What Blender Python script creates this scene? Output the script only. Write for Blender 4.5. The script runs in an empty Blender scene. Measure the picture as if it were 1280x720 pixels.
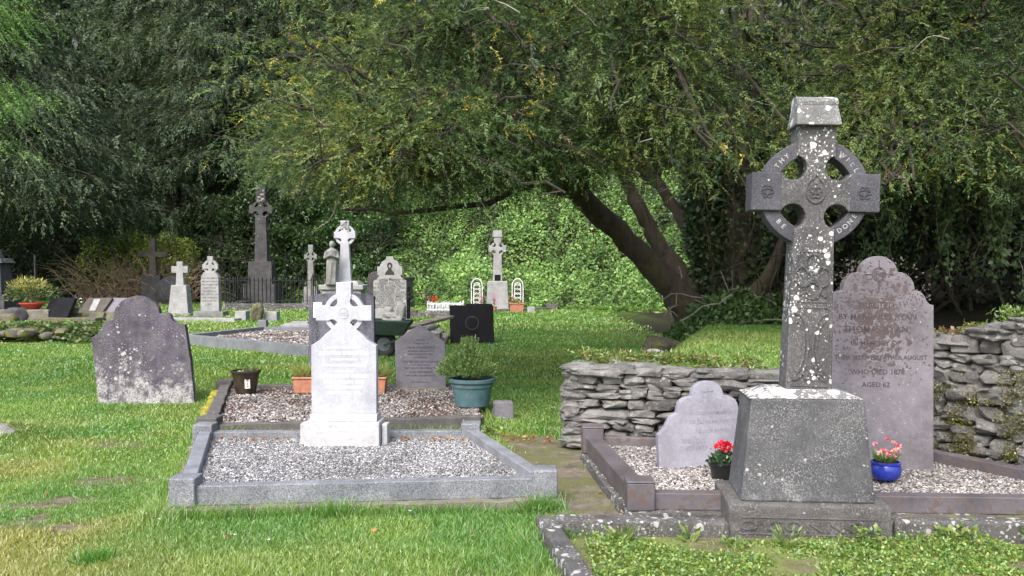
import bpy, bmesh, math, random
import numpy as np
from mathutils import Vector, Matrix, Euler
random.seed(7); RNG = np.random.default_rng(11)
R = math.radians; PI = math.pi
scene = bpy.context.scene
COL = scene.collection

# ------------------------------------------------------------------ camera and helpers that turn a photo point into a place
F = 1100.0; CAMH = 1.6; PITCH = math.atan(25/F)
def at(px, py, Y):
    u = (px-640)/F; v = -(py-360)/F
    dy = math.cos(PITCH)+v*math.sin(PITCH); dz = -math.sin(PITCH)+v*math.cos(PITCH)
    t = Y/dy
    return Vector((u*t, Y, CAMH+dz*t))
def gr(px, py, z=0.0):
    u = (px-640)/F; v = -(py-360)/F
    dy = math.cos(PITCH)+v*math.sin(PITCH); dz = -math.sin(PITCH)+v*math.cos(PITCH)
    t = (z-CAMH)/dz
    return Vector((u*t, dy*t, z))

def lin(c):
    return tuple(((x/255)/12.92 if x/255 <= .04045 else ((x/255+.055)/1.055)**2.4) for x in c)

# ------------------------------------------------------------------ numpy value noise
def _h(ix, iy, iz, s):
    n = (ix*374761393 + iy*668265263 + iz*2147483647*3 + s*1442695041) & 0xffffffff
    n = ((n ^ (n >> 13))*1274126177) & 0xffffffff
    n = n ^ (n >> 16)
    return (n & 0xffff)/65535.0
def vnoise(x, y, z=0.0, s=0):
    x = np.asarray(x, float); y = np.asarray(y, float)+x*0; z = np.asarray(z, float)+x*0
    ix = np.floor(x).astype(np.int64); iy = np.floor(y).astype(np.int64); iz = np.floor(z).astype(np.int64)
    fx = x-ix; fy = y-iy; fz = z-iz
    fx = fx*fx*(3-2*fx); fy = fy*fy*(3-2*fy); fz = fz*fz*(3-2*fz)
    r = 0
    for a in (0, 1):
        for b in (0, 1):
            for c in (0, 1):
                w = (fx if a else 1-fx)*(fy if b else 1-fy)*(fz if c else 1-fz)
                r = r+w*_h(ix+a, iy+b, iz+c, s)
    return r
def fbm(x, y, z=0.0, s=0, o=3):
    r = 0; a = .5; t = 0
    for k in range(o):
        r = r+a*vnoise(np.asarray(x)*2**k, np.asarray(y)*2**k, np.asarray(z)*2**k, s+k*17); t += a; a *= .5
    return r/t
def sstep(a, b, x):
    t = np.clip((np.asarray(x, float)-a)/(b-a), 0, 1)
    return t*t*(3-2*t)

# ------------------------------------------------------------------ materials
def newmat(name):
    m = bpy.data.materials.new(name); m.use_nodes = True
    nt = m.node_tree; b = nt.nodes['Principled BSDF']
    return m, nt, b
def N(nt, t, **kw):
    n = nt.nodes.new(t)
    for k, v in kw.items(): setattr(n, k, v)
    return n
def ramp(nt, src, stops, interp='LINEAR'):
    r = N(nt, 'ShaderNodeValToRGB'); e = r.color_ramp.elements; r.color_ramp.interpolation = interp
    e[0].position, e[0].color = stops[0][0], (*stops[0][1], 1)
    e[1].position, e[1].color = stops[1][0], (*stops[1][1], 1)
    for p, c in stops[2:]:
        q = e.new(p); q.color = (*c, 1)
    nt.links.new(src, r.inputs[0]); return r.outputs[0]
def g(v): return (v, v, v)
def noise(nt, vec, scale, detail=4, rough=.6, dist=0):
    n = N(nt, 'ShaderNodeTexNoise'); n.inputs['Scale'].default_value = scale; n.inputs['Detail'].default_value = detail
    n.inputs['Roughness'].default_value = rough; n.inputs['Distortion'].default_value = dist
    nt.links.new(vec, n.inputs['Vector']); return n.outputs['Fac']
def voro(nt, vec, scale, feature='F1', out='Distance', rnd=1):
    n = N(nt, 'ShaderNodeTexVoronoi'); n.feature = feature; n.inputs['Scale'].default_value = scale
    n.inputs['Randomness'].default_value = rnd
    nt.links.new(vec, n.inputs['Vector']); return n.outputs[out]
def mix(nt, fac, a, b, mode='MIX'):
    n = N(nt, 'ShaderNodeMix', data_type='RGBA', blend_type=mode)
    for s, i in ((fac, 0), (a, 6), (b, 7)):
        if hasattr(s, 'links'): nt.links.new(s, n.inputs[i])
        elif i == 0: n.inputs[0].default_value = s
        else: n.inputs[i].default_value = (*s, 1)
    return n.outputs[2]
def mth(nt, op, a, b=0.0):
    n = N(nt, 'ShaderNodeMath', operation=op)
    for s, i in ((a, 0), (b, 1)):
        if hasattr(s, 'links'): nt.links.new(s, n.inputs[i])
        else: n.inputs[i].default_value = s
    return n.outputs[0]
def bump(nt, b, h, strength=.4, dist=.01):
    n = N(nt, 'ShaderNodeBump'); n.inputs['Strength'].default_value = strength; n.inputs['Distance'].default_value = dist
    nt.links.new(h, n.inputs['Height']); nt.links.new(n.outputs[0], b.inputs['Normal'])
def objvec(nt, off=0.0):
    t = N(nt, 'ShaderNodeTexCoord'); v = N(nt, 'ShaderNodeVectorMath', operation='ADD')
    nt.links.new(t.outputs['Object'], v.inputs[0]); v.inputs[1].default_value = (off, off*1.7, off*.6)
    return v.outputs[0], t
_moff = [0.0]
def stone(name, base, dark=None, speck=.0, speck_scale=160, white=.0, white_scale=9, wcol=(.62, .62, .60), blot=.4, blot_scale=5,
          lowwhite=0, lowz=.4, moss=0.0, streak=0.0, rough=.85, bmp=.35, fine=0.0, brown=0.0, bumpd=.006, island=0):
    """weathered stone: base, darker blotches, crystal specks, lichen blooms of their own shape, moss patches"""
    m, nt, b = newmat(name); _moff[0] += 3.7; base = tuple(c*.72 for c in base); wcol = tuple(c*.88 for c in wcol)
    vec, tc = objvec(nt, _moff[0])
    dark = tuple(c*.64 for c in dark) if dark else tuple(c*.5 for c in base)
    n1 = noise(nt, vec, blot_scale, 8, .65)
    c = mix(nt, ramp(nt, n1, [(.5-.22*blot-.02, g(1)), (.5+.25*blot, g(0))]), base, dark)
    n2 = noise(nt, vec, 45, 6, .75)
    c = mix(nt, .5, c, ramp(nt, n2, [(.25, g(.35)), (.75, g(.72))]), 'OVERLAY')
    if island:
        gi = N(nt, 'ShaderNodeNewGeometry'); c = mix(nt, 1.0, c, ramp(nt, gi.outputs['Random Per Island'], [(0, g(1-island)), (.5, (1, .98, .95)), (1, g(1+island*.5))]), 'MULTIPLY')
    if streak:
        mp = N(nt, 'ShaderNodeMapping'); mp.inputs['Scale'].default_value = (14, 14, .9); nt.links.new(vec, mp.inputs[0])
        s = noise(nt, mp.outputs[0], 1, 4, .6)
        c = mix(nt, ramp(nt, s, [(.48, g(0)), (.62, g(streak))]), c, tuple(x*.35 for x in dark))
    if brown:
        n5 = noise(nt, vec, 12, 7, .7)
        c = mix(nt, ramp(nt, n5, [(.52, g(0)), (.56, g(brown))]), c, (.095, .07, .062))
    if speck:
        v = voro(nt, vec, speck_scale, out='Color')
        c = mix(nt, speck, c, ramp(nt, v, [(.0, g(.08)), (.35, g(.38)), (.7, g(.62)), (1, g(.95))]), 'OVERLAY')
    if fine:
        n6 = noise(nt, vec, 110, 4, .8)
        n7 = noise(nt, vec, 3.6, 7, .75)
        f = mth(nt, 'MULTIPLY', ramp(nt, n6, [(.53, g(0)), (.60, g(1))]), ramp(nt, n7, [(.42, g(.05)), (.60, g(fine))]))
        c = mix(nt, f, c, wcol)
    if white:
        wv = N(nt, 'ShaderNodeVectorMath', operation='ADD'); nz = N(nt, 'ShaderNodeTexNoise'); nz.inputs['Scale'].default_value = 30
        nz.inputs['Detail'].default_value = 3; nt.links.new(vec, nz.inputs['Vector'])
        sc = N(nt, 'ShaderNodeVectorMath', operation='SCALE'); sc.inputs['Scale'].default_value = .028
        nt.links.new(nz.outputs['Color'], sc.inputs[0]); nt.links.new(vec, wv.inputs[0]); nt.links.new(sc.outputs[0], wv.inputs[1])
        v1 = voro(nt, wv.outputs[0], white_scale); v2 = voro(nt, wv.outputs[0], white_scale*2.6)
        big = noise(nt, vec, 3.2, 3, .6)
        thr = ramp(nt, big, [(.30, g(.0)), (.68, g(.30*white+.08))])
        th2 = mth(nt, 'ADD', thr, mth(nt, 'MULTIPLY', mth(nt, 'SUBTRACT', n2, .5), .16))
        def soft(v, t_, k):
            m_ = N(nt, 'ShaderNodeMath', operation='MULTIPLY'); m_.use_clamp = True; nt.links.new(mth(nt, 'SUBTRACT', t_, v), m_.inputs[0]); m_.inputs[1].default_value = k; return m_.outputs[0]
        f = mth(nt, 'MAXIMUM', soft(v1, th2, 16), soft(v2, mth(nt, 'MULTIPLY', th2, .9), 11))
        c = mix(nt, mth(nt, 'MULTIPLY', f, .9), c, wcol)
    if lowwhite:
        sp = N(nt, 'ShaderNodeSeparateXYZ'); nt.links.new(tc.outputs['Object'], sp.inputs[0])
        gz = ramp(nt, mth(nt, 'DIVIDE', sp.outputs['Z'], lowz), [(0, g(.75)), (1, g(.0))])
        nn = noise(nt, vec, 7, 9, .75)
        f = ramp(nt, mth(nt, 'ADD', mth(nt, 'MULTIPLY', gz, .42), nn), [(.68, g(0)), (.80, g(lowwhite))])
        f = mth(nt, 'MULTIPLY', f, ramp(nt, noise(nt, vec, 55, 5, .8), [(.42, g(.15)), (.56, g(1))]))
        c = mix(nt, f, c, wcol)
    if moss:
        nm = noise(nt, vec, 8, 6, .7)
        c = mix(nt, ramp(nt, nm, [(.62-.25*moss, g(0)), (.70-.25*moss, g(1))]), c, (.13, .15, .015))
    nt.links.new(c, b.inputs['Base Color']); b.inputs['Roughness'].default_value = rough
    b.inputs['Specular IOR Level'].default_value = .3
    hb = mth(nt, 'ADD', mth(nt, 'MULTIPLY', n2, .6), noise(nt, vec, 220, 3, .7))
    bump(nt, b, hb, bmp, bumpd)
    return m
def plain(name, col, rough=.6, metal=0, var=.25, vs=12, bmp=0, spec=.5, dirt=0):
    m, nt, b = newmat(name); vec, tc = objvec(nt, 1.3)
    n1 = noise(nt, vec, vs, 6, .65)
    c = mix(nt, ramp(nt, n1, [(.3, g(0)), (.7, g(1))]), tuple(x*(1-var) for x in col), tuple(min(1, x*(1+var)) for x in col))
    if dirt:
        c = mix(nt, ramp(nt, noise(nt, vec, 16, 8, .75), [(.46, g(0)), (.68, g(dirt))]), c, (.20, .18, .15))
    nt.links.new(c, b.inputs['Base Color']); b.inputs['Roughness'].default_value = rough; b.inputs['Metallic'].default_value = metal
    b.inputs['Specular IOR Level'].default_value = spec
    if bmp: bump(nt, b, noise(nt, vec, vs*8, 4, .7), bmp, .004)
    return m
def leafmat(name, trans=.35, gloss=.04, rough=.5):
    m = bpy.data.materials.new(name); m.use_nodes = True; nt = m.node_tree; nt.nodes.clear()
    out = N(nt, 'ShaderNodeOutputMaterial'); a = N(nt, 'ShaderNodeAttribute', attribute_name='col')
    d = N(nt, 'ShaderNodeBsdfDiffuse'); t = N(nt, 'ShaderNodeBsdfTranslucent'); gl = N(nt, 'ShaderNodeBsdfGlossy')
    gl.inputs['Roughness'].default_value = rough; gl.inputs['Color'].default_value = (.8, .85, .9, 1)
    nt.links.new(a.outputs['Color'], d.inputs['Color'])
    tc = mix(nt, 1.0, a.outputs['Color'], (1.15, 1.25, .7), 'MULTIPLY'); nt.links.new(tc, t.inputs['Color'])
    m1 = N(nt, 'ShaderNodeMixShader'); m1.inputs[0].default_value = trans
    nt.links.new(d.outputs[0], m1.inputs[1]); nt.links.new(t.outputs[0], m1.inputs[2])
    m2 = N(nt, 'ShaderNodeMixShader'); m2.inputs[0].default_value = gloss
    nt.links.new(m1.outputs[0], m2.inputs[1]); nt.links.new(gl.outputs[0], m2.inputs[2]); nt.links.new(m2.outputs[0], out.inputs[0])
    return m

# ------------------------------------------------------------------ objects
def tag(o, label=None, cat=None, group=None, kind=None):
    if label: o['label'] = label
    if cat: o['category'] = cat
    if group: o['group'] = group
    if kind: o['kind'] = kind
    return o
def thing(name, label, cat, loc=(0, 0, 0), rot=(0, 0, 0), group=None):
    o = bpy.data.objects.new(name, None); COL.objects.link(o); o.location = loc
    o.rotation_euler = rot; o.empty_display_size = .2
    return tag(o, label, cat, group)
def npmesh(name, V, faces_sizes, loops, mat, parent=None, col=None, smooth=False):
    me = bpy.data.meshes.new(name)
    V = np.ascontiguousarray(V, np.float32)
    me.vertices.add(len(V)); me.vertices.foreach_set('co', V.ravel())
    loops = np.ascontiguousarray(loops, np.int32); me.loops.add(len(loops)); me.loops.foreach_set('vertex_index', loops)
    sz = np.asarray(faces_sizes, np.int32); st = np.concatenate(([0], np.cumsum(sz)[:-1])).astype(np.int32)
    me.polygons.add(len(sz)); me.polygons.foreach_set('loop_start', st); me.polygons.foreach_set('loop_total', sz)
    if smooth: me.polygons.foreach_set('use_smooth', np.ones(len(sz), bool))
    me.update(calc_edges=True); me.validate()
    if col is not None:
        a = me.color_attributes.new('col', 'FLOAT_COLOR', 'POINT')
        c = np.ones((len(V), 4), np.float32); c[:, :3] = col; a.data.foreach_set('color', c.ravel())
    if mat: me.materials.append(mat)
    o = bpy.data.objects.new(name, me); COL.objects.link(o)
    if parent: o.parent = parent
    return o
_ico = {}
def ico(sub):
    if sub not in _ico:
        bm = bmesh.new(); bmesh.ops.create_icosphere(bm, subdivisions=sub, radius=1)
        bm.verts.ensure_lookup_table()
        _ico[sub] = (np.array([v.co[:] for v in bm.verts]), np.array([[v.index for v in f.verts] for f in bm.faces])); bm.free()
    return _ico[sub]
class MB:
    def __init__(s): s.v = []; s.f = []; s.n = 0
    def add(s, V, Fs):
        V = [tuple(p) for p in V]; s.v += V
        s.f += [tuple(int(i)+s.n for i in f) for f in Fs]; s.n += len(V); return s
    def prism(s, bot, top):
        n = len(bot); V = list(bot)+list(top)
        Fs = [tuple(range(n))[::-1], tuple(range(n, 2*n))]+[(i, (i+1) % n, n+(i+1) % n, n+i) for i in range(n)]
        return s.add(V, Fs)
    def box(s, x0, x1, y0, y1, z0, z1, tx=0, ty=0):
        b = [(x0, y0, z0), (x1, y0, z0), (x1, y1, z0), (x0, y1, z0)]
        t = [(x0+tx, y0+ty, z1), (x1-tx, y0+ty, z1), (x1-tx, y1-ty, z1), (x0+tx, y1-ty, z1)]
        return s.prism(b, t)
    def bar(s, a, b, w, z0, z1, wob=0, seg=1):
        """kerb rail from a to b (plan points), width w, from z0 to z1"""
        a = Vector((a[0], a[1], 0)); b = Vector((b[0], b[1], 0)); d = (b-a).normalized(); n = Vector((-d.y, d.x, 0))*(w/2)
        if wob:
            k = max(3, int((b-a).length/.14)); V = []
            for i in range(k+1):
                p = a.lerp(b, i/k); r = lambda: random.uniform(-wob, wob)
                q1 = p-n*(1+r()*3); q2 = p+n*(1+r()*3); V += [(q1.x, q1.y, z0), (q2.x, q2.y, z0), (q2.x+r(), q2.y+r(), z1+r()), (q1.x+r(), q1.y+r(), z1+r())]
            Fs = [(3, 2, 1, 0), tuple(4*k+j for j in range(4))]+[(4*i+j, 4*i+(j+1) % 4, 4*i+4+(j+1) % 4, 4*i+4+j) for i in range(k) for j in range(4)]
            return s.add(V, Fs)
        B = [a-n, b-n, b+n, a+n]
        return s.prism([(p.x, p.y, z0) for p in B], [(p.x, p.y, z1) for p in B])
    def tube(s, pts, rad, sides=6, cap=True):
        pts = [Vector(p) for p in pts]; k = len(pts)
        rad = [rad]*k if not hasattr(rad, '__len__') else rad
        up = Vector((.13, .27, .95)); V = []; Fs = []
        for i, p in enumerate(pts):
            d = (pts[min(i+1, k-1)]-pts[max(i-1, 0)])
            if d.length < 1e-9: d = Vector((0, 0, 1))
            d.normalize()
            if abs(d.dot(up)) > .98: up = Vector((1, 0, 0))
            x = d.cross(up).normalized(); y = d.cross(x)
            for j in range(sides):
                a = 2*PI*j/sides; V.append(p+(x*math.cos(a)+y*math.sin(a))*rad[i])
        for i in range(k-1):
            for j in range(sides):
                a = i*sides+j; b = i*sides+(j+1) % sides; Fs.append((a, b, b+sides, a+sides))
        if cap: Fs += [tuple(range(sides))[::-1], tuple(range((k-1)*sides, k*sides))]
        return s.add(V, Fs)
    def lathe(s, prof, c=(0, 0, 0), sides=20, sx=1, sy=1):
        V = []; Fs = []; k = len(prof)
        for r, z in prof:
            for j in range(sides):
                a = 2*PI*j/sides; V.append((c[0]+r*math.cos(a)*sx, c[1]+r*math.sin(a)*sy, c[2]+z))
        for i in range(k-1):
            for j in range(sides):
                a = i*sides+j; b = i*sides+(j+1) % sides; Fs.append((a, b, b+sides, a+sides))
        Fs += [tuple(range(sides))[::-1], tuple(range((k-1)*sides, k*sides))]
        return s.add(V, Fs)
    def rock(s, c, size, seed=0, sub=2, block=.6, rough=.25, rz=0, tilt=0, fr=1.3):
        V, T = ico(sub); P = np.sign(V)*np.abs(V)**block
        P = P/np.max(np.abs(P))
        nn = (fbm(P[:, 0]*fr+seed*7.1, P[:, 1]*fr+3.3, P[:, 2]*fr, seed, 3)-.5)*2*rough
        P = P*(1+nn[:, None]); P = P*np.array(size)/2
        M = Euler((tilt, tilt*.6, rz)).to_matrix(); P = P@np.array(M).T
        P = P+np.array(c)
        return s.add(P, T)
    def mesh(s, me, M):
        V = [M@v.co for v in me.vertices]; return s.add(V, [tuple(p.vertices) for p in me.polygons])
    def prof(s, outlines, thick, y=0.0, bevel=.006, x=0, z=0):
        s.flat = True
        """flat outline(s) in x-z extruded through y (centre y), arrises rounded"""
        cu = bpy.data.curves.new('c', 'CURVE'); cu.dimensions = '2D'; cu.fill_mode = 'BOTH'
        cu.extrude = max(thick/2-bevel, .0005); cu.bevel_depth = bevel; cu.bevel_resolution = 1; cu.offset = -bevel
        for ol in outlines:
            sp = cu.splines.new('POLY'); sp.points.add(len(ol)-1)
            for p, q in zip(sp.points, ol): p.co = (q[0], q[1], 0, 1)
            sp.use_cyclic_u = True
        o = bpy.data.objects.new('c', cu); COL.objects.link(o)
        me = bpy.data.meshes.new_from_object(o.evaluated_get(bpy.context.evaluated_depsgraph_get()))
        M = Matrix.Translation((x, y, z))@Matrix(((1, 0, 0, 0), (0, 0, -1, 0), (0, 1, 0, 0), (0, 0, 0, 1)))
        s.mesh(me, M); bpy.data.objects.remove(o); bpy.data.curves.remove(cu); bpy.data.meshes.remove(me); return s
    def text(s, body, size, x, z, y, depth=.0015, sx=1.0, rot=0.0):
        cu = bpy.data.curves.new('t', 'FONT'); cu.body = body; cu.size = size; cu.align_x = 'CENTER'; cu.align_y = 'CENTER'
        cu.extrude = depth; cu.resolution_u = 2; cu.offset = size*.012
        o = bpy.data.objects.new('t', cu); COL.objects.link(o)
        me = bpy.data.meshes.new_from_object(o.evaluated_get(bpy.context.evaluated_depsgraph_get()))
        M = Matrix.Translation((x, y, z))@Matrix(((1, 0, 0, 0), (0, 0, -1, 0), (0, 1, 0, 0), (0, 0, 0, 1)))@Matrix.Rotation(rot, 4, 'Z')@Matrix.Scale(sx, 4, (1, 0, 0))
        s.mesh(me, M); bpy.data.objects.remove(o); bpy.data.curves.remove(cu); bpy.data.meshes.remove(me); return s
    def build(s, name, mat, parent=None, world=False, bevel=0, smooth=False, loc=None, rot=None):
        V = np.array(s.v)
        if world and parent: V = V-np.array(parent.location)
        me = bpy.data.meshes.new(name); me.from_pydata([tuple(p) for p in V], [], s.f); me.update()
        if mat: me.materials.append(mat)
        o = bpy.data.objects.new(name, me); COL.objects.link(o)
        if parent: o.parent = parent
        if loc is not None: o.location = loc
        if rot is not None: o.rotation_euler = rot
        if smooth and not getattr(s, 'flat', False):
            me.polygons.foreach_set('use_smooth', np.ones(len(me.polygons), bool))
            me.set_sharp_from_angle(angle=R(40)); wn = o.modifiers.new('weighted', 'WEIGHTED_NORMAL'); wn.keep_sharp = True; wn.weight = 80
        if bevel:
            md = o.modifiers.new('bevel', 'BEVEL'); md.width = bevel; md.segments = 2; md.limit_method = 'ANGLE'; md.angle_limit = R(35)
        return o
def copy_tree(o, parent=None, loc=None, label=None):
    c = o.copy(); COL.objects.link(c)
    if parent: c.parent = parent
    if loc is not None: c.location = loc
    if label: c['label'] = label
    for ch in list(o.children): copy_tree(ch, c)
    return c

# ------------------------------------------------------------------ leaf meshes
def unit(a): return a/np.maximum(np.linalg.norm(a, axis=1, keepdims=True), 1e-9)
def diamonds(P, D, S, L, W, fold=0.25):
    """one leaf each: base point, direction, side, length, width"""
    n = len(P); L = (np.zeros(n)+L)[:, None]; W = (np.zeros(n)+W)[:, None]
    Nn = np.cross(D, S)
    V = np.empty((n, 4, 3)); V[:, 0] = P; V[:, 1] = P+D*L*.45+S*W*.5+Nn*W*fold; V[:, 2] = P+D*L; V[:, 3] = P+D*L*.45-S*W*.5+Nn*W*fold
    return V.reshape(-1, 3)
def leafobj(name, V, col, mat, parent=None):
    n = len(V)//4
    return npmesh(name, V, np.full(n, 4), np.arange(4*n), mat, parent, np.repeat(col, 4, axis=0))
def rdir(n, zmin=-1, zmax=1):
    z = RNG.uniform(zmin, zmax, n); a = RNG.uniform(0, 2*PI, n); r = np.sqrt(1-z*z)
    return np.stack([r*np.cos(a), r*np.sin(a), z], 1)
def sprays(P, A, length, m, bl, bw, col, droop=.3, ang=50, jit=.25, flat=.5):
    """feathery twigs: P base, A axis, m needles-leaves in a loose plane; returns verts, colours"""
    n = len(P); A = unit(A); up = np.array([0, 0, 1.0])+RNG.normal(0, flat, (n, 3)); S = unit(np.cross(A, up)); 
    length = np.zeros(n)+length
    t = np.tile((np.arange(m)//2+.5)/(m/2), (n, 1)); side = np.tile(np.where(np.arange(m) % 2 == 0, 1., -1.), (n, 1))
    base = P[:, None]+A[:, None]*(length[:, None]*t)[..., None]; base[..., 2] -= (droop*length)[:, None]*t**2
    an = np.radians(ang)*(1-.5*t)+RNG.normal(0, .25, (n, m))
    D = A[:, None]*np.cos(an)[..., None]+S[:, None]*(np.sin(an)*side)[..., None]
    D[..., 2] -= droop*t; D += RNG.normal(0, jit, (n, m, 3)); D = unit(D.reshape(-1, 3))
    Nn = unit(np.cross(D, np.repeat(S, m, 0))+RNG.normal(0, .4, (n*m, 3))); SS = unit(np.cross(D, Nn))
    sz = (RNG.uniform(.6, 1.25, (n, m))*(1-.35*t)*(length/np.mean(length))[:, None]).ravel()
    V = diamonds(base.reshape(-1, 3), D, SS, bl*sz, bw*sz)
    c = np.repeat(col, m, 0)*RNG.uniform(.75, 1.25, (n*m, 1))
    return V, c
# ------------------------------------------------------------------ ground shape
def wallY(X):
    X = np.asarray(X, float)
    return np.where(X < 3.1, 7.95-.36*(X-.55), 7.03-.8*(X-3.1))
def lumps(x, y):
    return (fbm(x*.5, y*.5, 0, 5, 3)-.5)*2.6+(fbm(x*1.6, y*1.6, 0, 6, 2)-.5)*.8
def hillbase(x):
    return np.interp(x, [-60, -16, -9, -2, 3, 8, 14, 60], [46, 42, 38.5, 36, 33.5, 29, 26, 26])
def height(x, y):
    x = np.asarray(x, float); y = np.asarray(y, float)
    z = (fbm(x*.7, y*.7, 0, 2, 3)-.5)*.07
    # raised bank behind the dry stone wall
    s = x-(.35+np.maximum(y-8.1, 0)*.30)
    bank = sstep(-.1, 1.3, s)*sstep(.12, .34, y-wallY(x))
    prof = .70+np.clip(y-8, 0, 12)*.022+np.clip(x-4, 0, 20)*.05
    fade = 1-sstep(16, 26, y)*(1-sstep(4, 9, x))
    z = z*(1-.5*bank)+prof*bank*fade
    # ivy hillside
    d = y-hillbase(x)
    hz = np.where(d > 0, .78*(d-1.2*(1-np.exp(-np.maximum(d, 0)/1.2))), 0)
    z = z+hz+lumps(x, y)*sstep(.2, 3.5, d)
    z = z+.35*sstep(22, 40, y)*sstep(-8, -20, x)*.5
    # small hummock at the left edge
    z = z+.16*np.exp(-((x+4.75)**2+(y-8.2)**2)/.16)
    return z
def ha(x, y): return float(height(np.array([x]), np.array([y]))[0])

xs = np.unique(np.concatenate([np.linspace(-70, -14, 40), np.linspace(-14, -6, 40), np.linspace(-6, 7, 190), np.linspace(7, 16, 40), np.linspace(16, 70, 40)]))
ys = np.unique(np.concatenate([np.linspace(-12, 3, 24), np.linspace(3, 13, 160), np.linspace(13, 30, 70), np.linspace(30, 56, 90), np.linspace(56, 95, 30)]))
GX, GY = np.meshgrid(xs, ys); GZ = height(GX.ravel(), GY.ravel())
V = np.stack([GX.ravel(), GY.ravel(), GZ], 1); nx, ny = len(xs), len(ys)
ii, jj = np.meshgrid(np.arange(nx-1), np.arange(ny-1)); a = (jj*nx+ii).ravel()
loops = np.stack([a, a+1, a+1+nx, a+nx], 1).ravel()

# plots in plan (used for keeping turf out, and for their kerbs)
mainP = dict(FL=Vector((-2.13, 5.72)), FR=Vector((.22, 5.95)), BR=Vector((-.36, 7.72)), BL=Vector((-2.68, 7.66)))
midP = dict(FL=Vector((-2.88, 8.35)), FR=Vector((-.30, 8.85)), BR=Vector((-.55, 11.1)), BL=Vector((-3.62, 11.1)))
rightP = dict(FL=Vector((.80, 5.50)), FR=Vector((3.9, 5.34)), BR=Vector((3.12, 6.72)), BL=Vector((.66, 7.20)))
def inpoly(x, y, P, grow=0.0):
    c = sum(P, Vector((0, 0)))/len(P); ins = np.ones(len(x), bool)
    for i in range(len(P)):
        p = P[i]+(P[i]-c).normalized()*grow; q = P[(i+1) % len(P)]+(P[(i+1) % len(P)]-c).normalized()*grow
        ins &= ((q.x-p.x)*(y-p.y)-(q.y-p.y)*(x-p.x)) > 0
    return ins
def quad(d): return [d['FL'], d['FR'], d['BR'], d['BL']]
pathP = [Vector((.30, 5.0)), Vector((.78, 5.0)), Vector((.66, 7.5)), Vector((.35, 8.3)), Vector((-.25, 8.3)), Vector((-.30, 7.85)), Vector((.12, 6.5))]
foreP = [Vector((.36, 3.6)), Vector((4.5, 3.6)), Vector((4.5, 5.05)), Vector((.24, 5.1))]

def soil_mask(x, y):
    m = sstep(.60, .72, fbm(x*1.5+3, y*1.1, 0, 9, 4))*sstep(-1.9, -3.2, x)*sstep(9.5, 7, y)
    for (cx, cy, rx, ry) in ((-3.05, 6.6, .32, .16), (-3.1, 6.05, .25, .09), (-2.75, 5.4, .22, .08), (-3.25, 5.9, .3, .08), (-3.6, 7.9, .35, .09), (-3.95, 6.5, .2, .08), (-2.35, 8.9, .3, .1), (-2.9, 8.3, .15, .07)):
        m = np.maximum(m, np.exp(-(((x-cx)/(rx*1.25))**2+((y-cy)/(ry*1.6))**2)))
    return m*(.25+1.15*fbm(x*7, y*9, 0, 15, 3))

def ground_mat():
    m, nt, b = newmat('turf_and_soil'); t = N(nt, 'ShaderNodeTexCoord'); vec = t.outputs['Object']
    n1 = noise(nt, vec, .9, 6, .6); n2 = noise(nt, vec, 14, 6, .7); n3 = noise(nt, vec, 3.1, 5, .6)
    grass = mix(nt, ramp(nt, n1, [(.35, g(0)), (.65, g(1))]), (.035, .075, .012), (.075, .105, .018))
    grass = mix(nt, .6, grass, ramp(nt, n2, [(.3, g(.25)), (.7, g(.75))]), 'OVERLAY')
    soil = mix(nt, ramp(nt, n2, [(.35, g(0)), (.65, g(1))]), (.07, .052, .036), (.19, .16, .12))
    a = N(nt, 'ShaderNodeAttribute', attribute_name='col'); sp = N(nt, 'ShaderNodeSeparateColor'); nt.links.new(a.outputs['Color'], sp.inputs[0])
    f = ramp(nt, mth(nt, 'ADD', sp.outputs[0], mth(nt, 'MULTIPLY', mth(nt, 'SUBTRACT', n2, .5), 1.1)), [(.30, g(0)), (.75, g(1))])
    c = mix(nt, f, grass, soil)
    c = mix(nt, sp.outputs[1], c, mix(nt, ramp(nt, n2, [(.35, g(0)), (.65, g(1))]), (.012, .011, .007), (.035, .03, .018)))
    nt.links.new(c, b.inputs['Base Color']); b.inputs['Roughness'].default_value = .95; b.inputs['Specular IOR Level'].default_value = .15
    bump(nt, b, n2, .7, .03); return m
X_, Y_ = GX.ravel(), GY.ravel()
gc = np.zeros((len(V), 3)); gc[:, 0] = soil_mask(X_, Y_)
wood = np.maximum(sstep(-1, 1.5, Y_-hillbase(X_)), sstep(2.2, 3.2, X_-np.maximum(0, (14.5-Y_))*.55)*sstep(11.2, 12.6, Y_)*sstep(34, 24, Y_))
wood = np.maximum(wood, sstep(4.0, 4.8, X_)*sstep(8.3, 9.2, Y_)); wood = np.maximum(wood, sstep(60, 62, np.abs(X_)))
gc[:, 1] = wood  # near-black woodland soil; shade under the right-hand canopy is painted in too
ground = npmesh('ground', V, np.full(len(a), 4), loops, ground_mat(), None, gc, smooth=True); tag(ground, kind='structure')

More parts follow.
